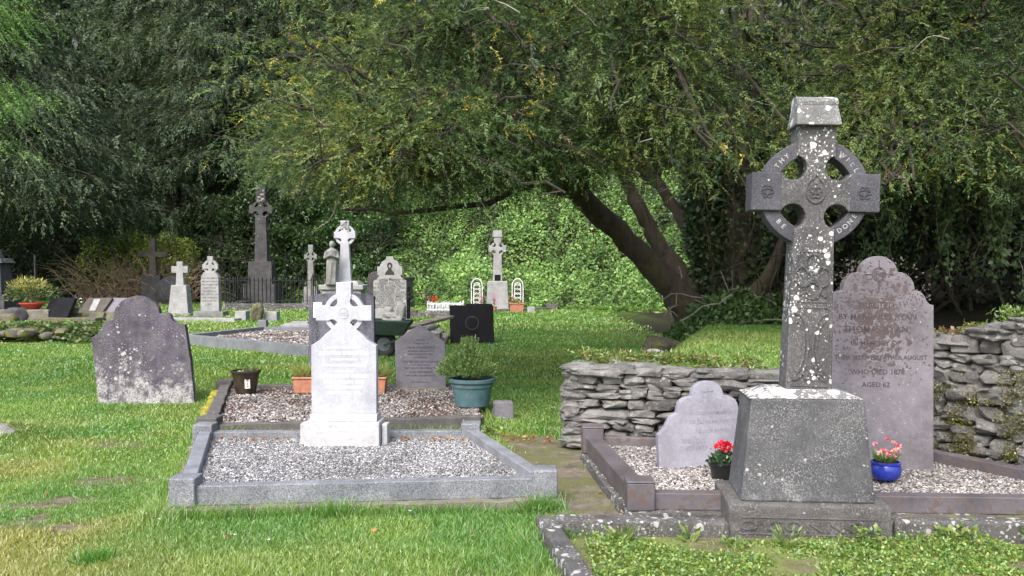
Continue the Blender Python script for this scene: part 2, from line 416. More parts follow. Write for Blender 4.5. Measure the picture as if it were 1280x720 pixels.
# trodden path between the plots
mb = MB(); rings = []
def flatpatch(name, P, z, mat, kind='structure', n=26, cat=None, label=None, bmpn=.02, parent=None, zoff=None):
    c = sum(P, Vector((0, 0)))/len(P); pts = []
    per = []
    for i in range(len(P)):
        p, q = P[i], P[(i+1) % len(P)]
        for k in range(8): per.append(p.lerp(q, k/8))
    per = [p+(p-c).normalized()*(vnoise([p.x*6], [p.y*6], 0, 4)[0]-.5)*.12 for p in per] if zoff is None else per
    V = []; K = 14; m = len(per)
    for k in range(K+1):
        for p in per:
            q = c.lerp(p, 1-k/K); zz = (ha(q.x, q.y)+z if zoff is None else zoff)+(vnoise([q.x*9], [q.y*9], 0, 8)[0]-.5)*bmpn
            V.append((q.x, q.y, zz))
    Fs = [(k*m+i, k*m+(i+1) % m, (k+1)*m+(i+1) % m, (k+1)*m+i) for k in range(K) for i in range(m)]
    mb = MB().add(V, Fs); o = mb.build(name, mat, parent, world=bool(parent), smooth=True)
    if kind: o['kind'] = kind
    return o
def dirtmat(name, c1, c2, moss=None):
    m, nt, b = newmat(name); t = N(nt, 'ShaderNodeTexCoord'); vec = t.outputs['Object']
    n2 = noise(nt, vec, 9, 8, .7); n3 = noise(nt, vec, 3, 5, .6); n4 = noise(nt, vec, 70, 3, .7)
    c = mix(nt, ramp(nt, n2, [(.35, g(0)), (.65, g(1))]), c1, c2)
    if moss: c = mix(nt, ramp(nt, n3, [(.42, g(0)), (.55, g(.85))]), c, moss)
    c = mix(nt, .5, c, ramp(nt, n4, [(.3, g(.2)), (.7, g(.8))]), 'OVERLAY')
    nt.links.new(c, b.inputs['Base Color']); b.inputs['Roughness'].default_value = .95; bump(nt, b, mth(nt, 'ADD', n2, n4), .6, .012)
    return m
flatpatch('path', pathP, .015, dirtmat('trodden_earth', (.065, .050, .036), (.175, .145, .115), (.085, .09, .025)))
flatpatch('ground_soil', foreP, .02, dirtmat('mossy_soil', (.07, .055, .03), (.13, .12, .05), (.12, .15, .03)))

# ------------------------------------------------------------------ turf
L_grass = leafmat('grass_blades', .45, .05, .4)
def blocked(x, y):
    b = inpoly(x, y, quad(mainP), .10) | inpoly(x, y, quad(midP), .05) | inpoly(x, y, quad(rightP), .12) | (inpoly(x, y, foreP, -.05) & (RNG.uniform(0, 1, len(x)) < .72))
    b |= (x > .85) & (y < wallY(x)+.45) & (y > 5.0)
    b |= (x > .5) & (y > wallY(x)-.06) & (y < wallY(x)+.42)
    pth = inpoly(x, y, pathP, 0)
    b |= pth & (RNG.uniform(0, 1, len(x)) < .985)
    b |= (soil_mask(x, y)+RNG.uniform(-.45, .45, len(x))) > .55
    return b
def grasscol(x, y):
    n = fbm(x*1.3, y*1.3, 0, 31, 4)[:, None]; n2 = fbm(x*.5, y*.5, 0, 77, 3)[:, None]
    A = np.array([.14, .29, .055]); B = np.array([.225, .35, .07]); C = np.array([.38, .36, .11])
    c = A+(B-A)*sstep(.38, .62, n)
    w = sstep(.46, .64, n2)*(.2+.8*sstep(-1.2, -3.0, x)[:, None]*sstep(10, 7, y)[:, None])
    c = c*(1-w)+C*w
    dead = RNG.uniform(0, 1, (len(x), 1)) < .05
    c = np.where(dead, np.array([.28, .23, .10]), c)
    return c*RNG.uniform(.7, 1.3, (len(x), 1))
def blades(x, y, h, w):
    n = len(x); z = height(x, y)-.004; P = np.stack([x, y, z], 1)
    az = RNG.uniform(0, 2*PI, n); lean = RNG.uniform(.1, .9, n)
    D = np.stack([np.cos(az)*lean, np.sin(az)*lean, np.ones(n)], 1); D = unit(D)
    fa = RNG.uniform(0, PI, n); S = np.stack([np.cos(fa), np.sin(fa), 0*fa], 1)
    h = h[:, None]; w = w[:, None]; D2 = unit(D+np.stack([np.cos(az), np.sin(az), -.3+0*az], 1)*RNG.uniform(.2, .9, (n, 1)))
    V = np.empty((n, 5, 3)); V[:, 0] = P-S*w/2; V[:, 1] = P+S*w/2; M = P+D*h*.55; V[:, 2] = M+S*w*.4; V[:, 3] = M-S*w*.4; V[:, 4] = M+D2*h*.45
    idx = (np.arange(n)*5)[:, None]+np.array([0, 1, 2, 3, 3, 2, 4]); sz = np.tile([4, 3], n)
    return V.reshape(-1, 3), sz, idx.ravel()
def edge_len(x, y):
    """longer uncut grass beside the kerbs"""
    e = np.zeros(len(x))
    for P, gdist in ((quad(mainP), .22), (foreP, .14), (quad(midP), .16)):
        near = inpoly(x, y, P, gdist+.12) & ~inpoly(x, y, P, .06); e = np.maximum(e, near*1.0)
    return e
def turf(n, y0, y1, h0, w0, pw=1.0, xlim=1.0):
    Y = y0+(y1-y0)*RNG.uniform(0, 1, n)**pw; X = RNG.uniform(-1, 1, n)*(Y*.60+.5)*xlim
    ok = ~blocked(X, Y) & (Y < hillbase(X)+1)
    wd = np.maximum(sstep(3.0, 3.8, X-np.maximum(0, (14.5-Y))*.55)*sstep(11.5, 12.6, Y), sstep(4.2, 4.8, X)*sstep(8.5, 9.2, Y)); ok &= RNG.uniform(0, 1, n) > wd*1.0
    X = X[ok]; Y = Y[ok]; e = edge_len(X, Y); tuft = sstep(.55, .75, fbm(X*2.2, Y*2.2, 0, 55, 3))
    h = h0*RNG.uniform(.5, 1.3, len(X))*(1+tuft*.8+e*2.2*RNG.uniform(.2, 1, len(X)))
    tall = (Y < 5.7) & (X > -2.2) & (X < .35); h = h*np.where(tall, 1.35, 1)
    return X, Y, h, w0*RNG.uniform(.7, 1.3, len(X))
parts = [turf(330000, 3.9, 7.2, .030, .0042), turf(230000, 7.2, 12.5, .034, .0075), turf(170000, 12.5, 22, .045, .016), turf(130000, 22, 44, .07, .035)]
X, Y, h, w = [np.concatenate(k) for k in zip(*parts)]
Vv, sz, lp = blades(X, Y, h, w)
turf_o = npmesh('grass', Vv, sz, lp, L_grass, None, np.repeat(grasscol(X, Y), 5, 0)); tag(turf_o, 'short green and yellowish turf covering the graveyard', 'grass', kind='stuff')

# ------------------------------------------------------------------ stone materials
M = {}
M['granite'] = stone('grey_speckled_granite', (.26, .27, .29), (.17, .18, .20), speck=.85, speck_scale=190, blot=.6, white=0, rough=.6, bmp=.12)
M['granite_top'] = stone('grey_kerb_granite', (.30, .31, .34), (.22, .23, .25), speck=.6, speck_scale=240, blot=.6, rough=.5, bmp=.1)
M['marble'] = stone('white_marble', (.54, .55, .60), (.45, .46, .51), blot=.6, blot_scale=3, streak=.10, rough=.45, bmp=.08)
M['marble_base'] = stone('white_marble_base', (.62, .62, .63), (.45, .45, .45), blot=.9, blot_scale=14, rough=.6, bmp=.3)
M['concrete'] = stone('weathered_concrete', (.27, .25, .21), (.15, .135, .105), blot=.8, blot_scale=6, rough=.95, bmp=.5, moss=.12)
M['cross'] = stone('lichened_limestone', (.145, .138, .142), (.050, .049, .054), speck=.35, speck_scale=130, white=1.05, white_scale=18, wcol=(.66, .66, .64), blot=1.0, blot_scale=3, fine=.38, bmp=.5)
M['cross_arm'] = stone('smooth_grey_limestone', (.11, .11, .128), (.046, .046, .056), speck=.3, speck_scale=150, white=.30, white_scale=13, wcol=(.55, .55, .53), blot=.9, blot_scale=3, fine=.18, bmp=.35)
M['cross_top'] = stone('lichen_crusted_stone', (.22, .22, .21), (.12, .12, .12), speck=.3, white=1.9, white_scale=12, wcol=(.66, .67, .64), blot=.8, fine=1, bmp=.6)
M['pedestal'] = stone('dark_weathered_limestone', (.135, .136, .142), (.050, .050, .056), speck=.3, speck_scale=140, white=.30, white_scale=14, wcol=(.42, .43, .42), blot=1.1, blot_scale=3, fine=.62, bmp=.6, lowwhite=.6, lowz=.55)
M['base'] = stone('carved_base_limestone', (.21, .20, .195), (.09, .083, .08), speck=.3, white=.42, white_scale=18, wcol=(.45, .44, .42), blot=.9, blot_scale=6, fine=.7, bmp=.9, bumpd=.012)
M['purple'] = stone('pale_purple_slate', (.36, .355, .42), (.29, .285, .335), blot=.5, blot_scale=5, rough=.8, bmp=.15)
M['purple_lichen'] = stone('pale_slate_brown_lichen', (.25, .232, .258), (.165, .15, .168), blot=.6, blot_scale=4, brown=0, bmp=.3, white=.15, wcol=(.45, .42, .40))
M['kerb_purple'] = stone('wet_purple_slate_kerb', (.17, .155, .17), (.10, .09, .10), blot=.5, blot_scale=3, brown=.95, rough=.55, bmp=.2)
M['kerb_old'] = stone('old_mottled_kerb', (.13, .125, .12), (.055, .05, .048), blot=1.0, blot_scale=6, white=1.2, white_scale=13, fine=.7, wcol=(.42, .42, .40), bmp=.7)
M['kerb_dark'] = stone('dark_kerb_stone', (.17, .16, .155), (.09, .083, .08), blot=.8, blot_scale=5, white=.15, bmp=.6, moss=.05)
M['old_left'] = stone('lichened_purple_slate', (.115, .106, .142), (.048, .043, .060), blot=1.0, blot_scale=3.0, white=.8, white_scale=13, wcol=(.42, .41, .40), fine=.62, lowwhite=.9, lowz=.95, bmp=.5, streak=.25, brown=.35)
M['slate'] = stone('grey_purple_slate', (.22, .21, .24), (.15, .145, .165), blot=.8, blot_scale=6, white=.30, white_scale=18, wcol=(.42, .40, .37), fine=.3, bmp=.5)
M['dark_slab'] = stone('streaked_purple_slab', (.20, .20, .25), (.08, .08, .11), blot=.9, blot_scale=6, streak=.7, white=.3, white_scale=20, fine=.55, wcol=(.42, .42, .42), bmp=.4)
M['kerb_light'] = stone('blue_grey_kerb', (.24, .255, .275), (.17, .18, .19), blot=.7, blot_scale=4, rough=.8, bmp=.3, speck=.2)
M['pale'] = stone('pale_grey_granite', (.40, .40, .40), (.30, .30, .30), blot=.6, blot_scale=4, speck=.3, rough=.7, bmp=.2)
M['grey_far'] = stone('grey_weathered_far', (.30, .30, .29), (.16, .16, .15), blot=.8, blot_scale=4, white=.3, white_scale=8, bmp=.4)
M['dark_far'] = stone('dark_weathered_monument', (.085, .08, .085), (.035, .033, .035), blot=.8, blot_scale=3, white=.35, white_scale=5, fine=.3, wcol=(.5, .5, .5), bmp=.5)
M['brown_far'] = stone('brown_weathered_cross', (.12, .10, .085), (.06, .05, .042), blot=.8, blot_scale=3, fine=.2, bmp=.5)
M['black_pol'] = stone('black_polished_slate', (.014, .015, .018), (.008, .009, .011), blot=.6, blot_scale=3, rough=.75, bmp=.05)
M['black_pol'].node_tree.nodes['Principled BSDF'].inputs['Specular IOR Level'].default_value = .12
M['mossy'] = stone('mossy_stone', (.17, .15, .12), (.08, .07, .055), blot=.8, moss=.42, bmp=.9, fine=.3)
M['wall'] = stone('grey_layered_stone', (.56, .55, .53), (.21, .20, .19), blot=.7, blot_scale=8, white=.9, white_scale=12, wcol=(.55, .55, .53), fine=.85, bmp=1.0, bumpd=.03, moss=.03, island=.38)
M['wall_core'] = stone('dark_wall_joint', (.05, .045, .038), (.025, .022, .018), blot=.8, bmp=.6)
M['rock'] = stone('pale_rock', (.40, .38, .36), (.20, .19, .18), blot=.8, blot_scale=7, bmp=.8, moss=.05)
M['iron'] = plain('black_iron', (.010, .012, .014), .55, .3)
M['white_wire'] = plain('white_painted_wire', (.7, .7, .7), .5)
M['terracotta'] = plain('terracotta', (.36, .14, .08), .9, 0, .3, 14, .3, dirt=.6)
M['soil'] = plain('potting_soil', (.045, .032, .022), .95, 0, .4, 40, .8)
M['letter_white'] = plain('white_paint_lettering', (.86, .86, .86), .7, 0, .05)
M['letter_dark'] = plain('dark_letter_paint', (.045, .045, .05), .8, 0, .2)
M['letter_grey'] = plain('worn_cut_letters', (.06, .055, .06), .9, 0, .3)
M['letter_black'] = plain('black_letter_paint', (.015, .015, .016), .7, 0, .1)
M['bark'] = None

# ------------------------------------------------------------------ celtic cross shape
def arc(cx, cz, r, a0, a1, n=8):
    return [(cx+r*math.cos(R(a0+(a1-a0)*i/n)), cz+r*math.sin(R(a0+(a1-a0)*i/n))) for i in range(n+1)]
def cross_outline(L, a, wt, wb, T, B, nx=0, nz=0, nr=0, wbot=None):
    """centre (0,0): arm half length L, arm half height a, shaft half width wt above, wb below, T up, B down; notches at (nx,nz) radius nr"""
    wbot = wbot or wb; o = []
    def notch(w, sx, sz):
        ax = nx+math.sqrt(max(nr*nr-(nz-a)**2, 0)); az = nz+math.sqrt(max(nr*nr-(nx-w)**2, 0))
        a0 = math.degrees(math.atan2(a-nz, ax-nx)); a1 = math.degrees(math.atan2(az-nz, w-nx))
        if a1 > 0: a1 -= 360
        pts = arc(nx, nz, nr, a0, a1, 10)     # from the arm edge round the inside to the shaft edge
        return [(p[0]*sx, p[1]*sz) for p in pts]
    if nr:
        q1 = notch(wt, 1, 1); q2 = notch(wt, -1, 1); q3 = notch(wb, -1, -1); q4 = notch(wb, 1, -1)
    else:
        q1 = [(wt, a)]; q2 = [(-wt, a)]; q3 = [(-wb, -a)]; q4 = [(wb, -a)]
    o += [(L, -a), (L, a)]+q1+[(wt, T), (-wt, T)]+q2[::-1]+[(-L, a), (-L, -a)]+q3+[(-wbot, -B), (wbot, -B)]+q4[::-1]
    return o
def ring(mb, r0, r1, thick, cx, cz, y=0, bevel=.004, n=48):
    o = [(r1*math.cos(2*PI*i/n), r1*math.sin(2*PI*i/n)) for i in range(n)]
    q = [(r0*math.cos(-2*PI*i/n), r0*math.sin(-2*PI*i/n)) for i in range(n)]
    mb.prof([o, q], thick, y, bevel, cx, cz)
# ------------------------------------------------------------------ gravel
def attrmat(name, rough=.8, spec=.3, trans=0):
    m, nt, b = newmat(name); a = N(nt, 'ShaderNodeAttribute', attribute_name='col'); nt.links.new(a.outputs['Color'], b.inputs['Base Color'])
    b.inputs['Roughness'].default_value = rough; b.inputs['Specular IOR Level'].default_value = spec; return m
GRAV = attrmat('gravel_stones', .75, .35)
def stones(P, size, cols, sub=0, flat=.6):
    if sub: T, Fc = ico(1)
    else:
        T = np.array([(1, 0, 0), (-1, 0, 0), (0, 1, 0), (0, -1, 0), (0, 0, 1), (0, 0, -1)], float)
        Fc = np.array([(0, 2, 4), (2, 1, 4), (1, 3, 4), (3, 0, 4), (2, 0, 5), (1, 2, 5), (3, 1, 5), (0, 3, 5)])
    n = len(P); k = len(T)
    V = T[None]*(1+RNG.uniform(-.3, .3, (n, k, 1)))
    V = V*np.stack([RNG.uniform(.7, 1.4, n), RNG.uniform(.6, 1.1, n), RNG.uniform(.4, .9, n)*flat*1.4], 1)[:, None]*(size*.5)[:, None, None]
    a = RNG.uniform(0, 2*PI, n); c, s = np.cos(a)[:, None], np.sin(a)[:, None]
    x = V[..., 0]*c-V[..., 1]*s; y = V[..., 0]*s+V[..., 1]*c
    tl = RNG.uniform(-.6, .6, (n, 1)); z = V[..., 2]*np.cos(tl)+x*np.sin(tl)
    V = np.stack([x, y, z], -1)+P[:, None]
    L = (Fc[None]+(np.arange(n)*k)[:, None, None]).reshape(-1)
    return V.reshape(-1, 3), np.full(n*len(Fc), 3), L, np.repeat(cols, k, 0)
def gravel(name, P, z, n, size, pal, label, rust=.05, sub=0, crown=0):
    x0 = min(p.x for p in P); x1 = max(p.x for p in P); y0 = min(p.y for p in P); y1 = max(p.y for p in P)
    X = RNG.uniform(x0, x1, n); Y = RNG.uniform(y0, y1, n); ok = inpoly(X, Y, P, 0); X, Y = X[ok], Y[ok]; m = len(X)
    Z = z+RNG.uniform(-.4, .5, m)*size*.5+(fbm(X*2.5, Y*2.5, 0, 3, 3)-.5)*.05
    pal = np.array(pal); c = pal[RNG.integers(0, len(pal), m)]*RNG.uniform(.7, 1.25, (m, 1))
    c = c*(.62+.76*fbm(X*1.7, Y*1.7, 0, 14, 3))[:, None]
    patch = (fbm(X*3, Y*3, 0, 12, 3) > .56) & (RNG.uniform(0, 1, m) < .5)
    c = np.where((patch & (rust > .08))[:, None], np.array([.11, .075, .06])*RNG.uniform(.6, 1.3, (m, 1)), c)
    V, sz, L, cc = stones(np.stack([X, Y, Z], 1), size*RNG.uniform(.6, 1.25, m), c, sub)
    # bedding sheet below the stones
    k = len(V); B = np.array([(p.x, p.y, z-.012) for p in P]); V = np.vstack([V, B]); sz = np.append(sz, 4); L = np.append(L, [k, k+1, k+2, k+3])
    cc = np.vstack([cc, np.tile([.09, .08, .07], (4, 1))])
    o = npmesh(name, V, sz, L, GRAV, None, cc); return tag(o, label, 'gravel', kind='stuff')
GREYS = [(.26, .26, .26), (.18, .18, .18), (.11, .11, .115), (.42, .42, .42), (.07, .07, .075), (.22, .215, .21), (.15, .15, .15)]
BROWNS = [(.20, .18, .165), (.14, .125, .115), (.30, .28, .265), (.09, .08, .078), (.17, .145, .13), (.36, .34, .33)]
TANS = [(.27, .25, .23), (.16, .145, .13), (.38, .365, .35), (.11, .10, .10), (.20, .175, .155), (.07, .068, .068), (.29, .27, .255)]

# ------------------------------------------------------------------ MAIN PLOT: granite kerb set
def center(P): return sum(P, Vector((0, 0)))/len(P)
P = mainP; c = center(quad(P))
ks = thing('grave_kerb', 'speckled grey granite kerb set with corner posts around the white marble headstone', 'grave kerb', (c.x, c.y, 0))
fd = MB(); fw = .19
for a, b in (('FL', 'FR'), ('BL', 'BR')): 
    d = (P[b]-P[a]).normalized(); fd.bar(P[a]-d*.11, P[b]+d*.11, fw+.05, -.1, .055, wob=.007)
for a, b in (('FL', 'BL'), ('FR', 'BR')):
    d = (P[b]-P[a]).normalized(); fd.bar(P[a]+d*.11, P[b]-d*.11, fw+.05, -.1, .0535, wob=.007)
fd.build('foundation', M['concrete'], ks, True, .008)
for a, b in (('FL', 'FR'), ('FL', 'BL'), ('FR', 'BR')):
    d = (P[b]-P[a]).normalized(); MB().bar(P[a]+d*.07, P[b]-d*.07, .10, .0545, .185).build('rail', M['granite_top'] if a != 'FL' or b != 'FR' else M['granite'], ks, True, .007)
MB().bar(P['BL']+Vector((.07, 0)), P['BR']-Vector((.07, 0)), .10, .0545, .175).build('rail', M['granite'], ks, True, .006)
for k in ('FL', 'FR', 'BL', 'BR'):
    p = P[k]; m = MB(); m.box(-.085, .085, -.085, .085, 0, .19); m.v = [(x+p.x, y+p.y, z+.0545) for x, y, z in m.v]
    m.build('corner_post', M['granite'], ks, True, .01)
ins = [P['FL']+Vector((.05, .05)), P['FR']+Vector((-.05, .05)), P['BR']+Vector((-.04, -.05)), P['BL']+Vector((.04, -.05))]
gravel('gravel', ins, .115, 52000, .018, GREYS, 'pale grey gravel inside the granite kerb in front of the white marble cross headstone', .05, 1)

# white marble headstone with celtic cross
d = 7.33; s = d/F; base = gr(428, 560, .10)
hs = thing('celtic_cross_headstone', 'brilliant white marble headstone topped by a ringed cross, in the granite kerbed plot', 'headstone', (base.x, base.y+.14, .08), (0, 0, R(-2)))
MB().box(-48*s, 47*s, -.14, .13, 0, 35*s).build('plinth', M['marble_base'], hs, bevel=.008)
MB().box(-42*s, 43*s, -.10, .10, 35*s, 44*s, 0, .01).build('plinth_step', M['marble_base'], hs, bevel=.006)
for sx in (-1, 1):
    MB().box(sx*48*s if sx > 0 else -56*s, 55*s if sx > 0 else -48*s, -.06, .07, -.02, 31*s).build('plinth_wing', M['marble_base'], hs, bevel=.008)
slab = [(-42, 44), (41.5, 44), (41.5, 129), (41, 131)]
curveR = [(30, 137), (27.5, 140), (21, 146), (15, 151), (10, 156), (8.5, 158)]
ol = [(-42, 44), (41, 44), (41, 130)]+curveR+[(x*-1-1, z) for x, z in curveR[::-1]]+[(-42, 130)]
tabl = MB(); tabl.prof([[(x*s, z*s) for x, z in ol]], .085, 0, .006)
cz = 171*s; cx = -.5*s
co = cross_outline(35.5*s, 9.7*s, 9.7*s, 9.7*s, 39*s, 14*s, 14.5*s, 14.5*s, 6.4*s, 9.7*s)
tabl.prof([co], .081, 0, .005, cx, cz)
tabl.build('tablet', M['marble'], hs, smooth=True)
rg = MB(); ring(rg, 20*s, 26*s, .055, cx, cz, 0, .004); rg.build('cross_ring', M['marble'], hs, smooth=True)
mono = MB(); ring(mono, 6.2*s, 7*s, .006, cx, cz, -.0405, .001, 32); mono.text('IHS', .055, cx, cz, -.042, .002); mono.build('monogram', M['marble'], hs)
ins_ = MB(); y = -.0435
rows = [('IN', 134.5, .026), ('LOVING MEMORY OF', 127.5, .026), ("JULIANNE O'CONNOR", 120.5, .036), ('LATE BEECH, KILLARNEY', 112.5, .019), ('WHO DIED 18TH DECEMBER 1937', 105, .022), ('AGED 60 YEARS.', 97.5, .021),
        ('HER HUSBAND PATRICK', 91.5, .034), ('DIED 11TH JAN. 1952.', 84, .032), ('THEIR SON PADDY', 77, .032), ('DIED 1ST OCT. 1996.', 70, .028)]
for t, z, sz_ in rows: ins_.text(t, sz_, 0, (z)*s, y, .0012, 1.12)
ins_.build('inscription', M['letter_white'], hs)
pl = MB()
for i, t in enumerate(['ALSO THEIR DAUGHTER MARY', 'DIED 5TH MAY 1978 AGED 71', 'REST IN PEACE']): pl.text(t, .030, 0, (26-i*8)*s, -.1405, .0008, 1.05)
pl.build('inscription', plain('faded_letter_grey', (.60, .58, .57), .8, 0, .2), hs)

# ------------------------------------------------------------------ MIDDLE PLOT
P = midP; c = center(quad(P)); mk = thing('grave_kerb', 'low brown-grey stone kerb set with moss on its left side, just behind the granite plot', 'grave kerb', (c.x, c.y, 0))
for a, b, z1 in (('FL', 'FR', .12), ('FL', 'BL', .15), ('BL', 'BR', .13)):
    d = (P[b]-P[a]).normalized(); MB().bar(P[a]+d*.02, P[b]-d*.02, .12, -.05, z1-.006, wob=.007).build('rail', M['kerb_dark'], mk, True, .008)
for k in ('FL', 'BL'):
    p = P[k]; m = MB().box(p.x-.10, p.x+.10, p.y-.10, p.y+.10, -.05, .19); m.build('corner_post', M['kerb_dark'], mk, True, .012)
mm = MB()
for i in range(60):
    t = i/60; q = P['FL'].lerp(P['BL'], .05+.8*t)+Vector((-.09+random.uniform(-.02, .02), 0)); mm.rock((q.x, q.y, .045+random.uniform(0, .07)), (.09, .09, .06), i, 2, .9, .3)
mm.build('moss', plain('yellow_moss', (.22, .20, .02), .95, 0, .4, 60, .8), mk, True)
gravel('gravel', [P['FL']+Vector((.06, .06)), P['FR']+Vector((0, .06)), P['BR']+Vector((0, -.06)), P['BL']+Vector((.06, -.06))], .075, 17000, .038, BROWNS, 'brownish gravel littered with leaves inside the low kerb behind the granite plot', .1)
p = gr(629, 523, .0); MB().box(-.105, .105, -.09, .09, -.05, .17, .006, .006).build('kerb_post', M['slate'], None, bevel=.012, loc=(p.x, p.y+.09, 0), rot=(0, 0, R(8)))
tag(bpy.data.objects['kerb_post'], 'short square grey stone stump in the grass right of the teal tub', 'kerb stone')

# streaked slab behind the white headstone
Y = 11.0; s = Y/F; p = at(427, 470, Y)
sl = thing('headstone', 'streaked purple-grey upright slab half hidden behind the white marble cross', 'headstone', (p.x, Y+.05, .02), (0, 0, 0))
hw = 41*s; top = at(427, 368, Y).z
o_ = [(-hw, -.1), (hw, -.1), (hw, top-.05)]+[(hw*math.cos(t)*.98, top-.05+.05*math.sin(t)) for t in np.linspace(.2, PI-.2, 9)]+[(-hw, top-.05)]
MB().prof([o_], .10, 0, .006).build('slab', M['dark_slab'], sl, smooth=True)
pq = MB(); px0 = (392-427)*s; zt = at(0, 380, Y).z; pq.box(px0, px0+.11, -.056, -.05, zt-.19, zt); pq.build('plaque', plain('white_plaque', (.75, .75, .76), .4), sl)
tq = MB(); tq.text('R.I.P.', .035, px0+.055, zt-.10, -.057); tq.build('inscription', M['letter_dark'], sl)

# pointed headstone
Y = 10.95; s = Y/F/8.0; p = at(526, 484, Y)
ph = thing('headstone', 'small grey slate headstone with a pointed top, left of the teal tub', 'headstone', (p.x, Y+.03, p.z), (R(-3), 0, R(2)))
pts = [(-248, -40), (-260, 460), (-60, 600), (-35, 618), (-10, 622), (15, 612), (245, 450), (252, -40)]
pb = MB().prof([[(x*s, z*s) for x, z in pts]], .08, 0, .006); pb.build('slab', M['slate'], ph, smooth=True)
MB().box(-.36, .36, -.09, .09, -.12, -.003).build('base_block', M['concrete'], ph, bevel=.01)
pi = MB(); y = -.0415
for t, z, sz_ in [('ERECTED', 470, .030), ('IN MEMORY OF', 435, .028), ('DENIS DONOGHUE', 395, .044), ('MUCKROSS ROAD KILLARNEY', 360, .026), ('DIED 2ND JAN. 1917. ALSO', 330, .028), ('HIS FATHER', 296, .034), ('SYLVESTER DONOGHUE', 252, .044),
                  ('WHO DIED 1ST MARCH', 222, .024), ('DIED AUGUST 1922 AGED 66 YRS.', 190, .029), ('AND WIFE MARY', 150, .040), ('DIED 12 FEB. 1928 AGED 68 YRS.', 116, .029), ('MAY THEY REST IN PEACE', 50, .020)]:
    pi.text(t, sz_*.9, 0, z*s, y, .001, 1.02)
pi.build('inscription', M['letter_grey'], ph)

# ------------------------------------------------------------------ foliage materials and small plants
LEAF = leafmat('leaf', .35, .05, .45); LEAF_IVY = leafmat('ivy_leaf', .3, .035, .55); PETAL = leafmat('petal', .3, .03)
def tuft(parent, c, n, r, L, W, pal, name='leaves', zmin=.1, mat=None, spread=1.0, droop=.0, loc0=None):
    """leaves growing out of a ball-like volume; c local centre"""
    D = rdir(n, zmin, 1); P = np.array(c)+D*RNG.uniform(0, 1, (n, 1))**.5*np.array(r)
    DD = unit(D*spread+RNG.normal(0, .5, (n, 3))+np.array([0, 0, .3-droop])); S = unit(np.cross(DD, rdir(n)))
    pal = np.array(pal); col = pal[RNG.integers(0, len(pal), n)]*RNG.uniform(.7, 1.3, (n, 1))
    return leafobj(name, diamonds(P, DD, S, L*RNG.uniform(.6, 1.3, n), W*RNG.uniform(.7, 1.2, n)), col, mat or LEAF, parent)
def pot(parent, r0, r1, h, rim, mat, name='pot', sides=28, rimh=.04, bands=0):
    pr = [(r0*.2, 0), (r0, 0), (r0*1.01, .01)]
    if bands: pr += [(r0+(r1-r0)*.72, h*.68), (r0+(r1-r0)*.72+.012, h*.70), (r0+(r1-r0)*.80+.012, h*.80), (r0+(r1-r0)*.80+.004, h*.82)]
    pr += [(r1, h-rimh), (r1+rim, h-rimh+.003), (r1+rim+.003, h-.004), (r1+rim-.004, h), (r1-.01, h), (r1-.018, h-.05), (.01, h-.05)]
    return MB().lathe(pr, sides=sides).build(name, mat, parent, smooth=True)
def soil(parent, r, z, sx=1, sy=1): return MB().lathe([(r, z-.02), (r, z), (r*.5, z+.012), (.01, z+.015)], sides=18, sx=sx, sy=sy).build('soil', M['soil'], parent, smooth=True)
def stems(parent, c, n, h, lean, rad, col, name='stem'):
    m = MB()
    for i in range(n):
        a = random.uniform(0, 2*PI); l = random.uniform(0, lean); hh = h*random.uniform(.6, 1)
        m.tube([(c[0], c[1], c[2]), (c[0]+math.cos(a)*l*.4, c[1]+math.sin(a)*l*.4, c[2]+hh*.5), (c[0]+math.cos(a)*l, c[1]+math.sin(a)*l, c[2]+hh)], [rad, rad*.8, rad*.4], 4)
    return m.build(name, plain('stem_'+name, col, .8), parent)

# teal tub
Y = 9.25; p = gr(589, 513, .06); tp = thing('plant_tub', 'big round teal plastic tub holding a feathery green bush', 'plant pot', (p.x, p.y+.22, .085))
pot(tp, .185, .235, .30, .022, plain('teal_plastic', (.05, .115, .13), .5, 0, .2, 5, dirt=.5), bands=1, sides=40); soil(tp, .22, .262)
bush = thing('bush', 'x', 'x'); bpy.data.objects.remove(bush)
n = 1900; D = rdir(n, -.1, 1); rr = RNG.uniform(.2, 1, (n, 1))**.6
Pp = np.array([-.06, 0, .33])+D*rr*np.array([.29, .22, .17]); 
up_ = RNG.uniform(0, 1, (n, 1)); cone = (up_ < .35); Pc = np.stack([-.06+RNG.normal(0, .05, n), RNG.normal(0, .05, n), .42+RNG.uniform(0, .24, n)], 1)
Pc[:, :2] *= (1.6-(Pc[:, 2:3]-.4)*3.5).clip(.3); Pp = np.where(cone, Pc, Pp)
Av = unit(Pp-np.array([-.05, 0, .25])+np.array([0, 0, .12])); pal = np.array([(.12, .21, .05), (.17, .27, .08), (.22, .30, .10), (.08, .14, .035)])
Vs, cs = sprays(Pp, Av, RNG.uniform(.07, .12, n), 13, .026, .011, pal[RNG.integers(0, 4, n)], .1)
leafobj('bush', Vs, cs, LEAF, tp)

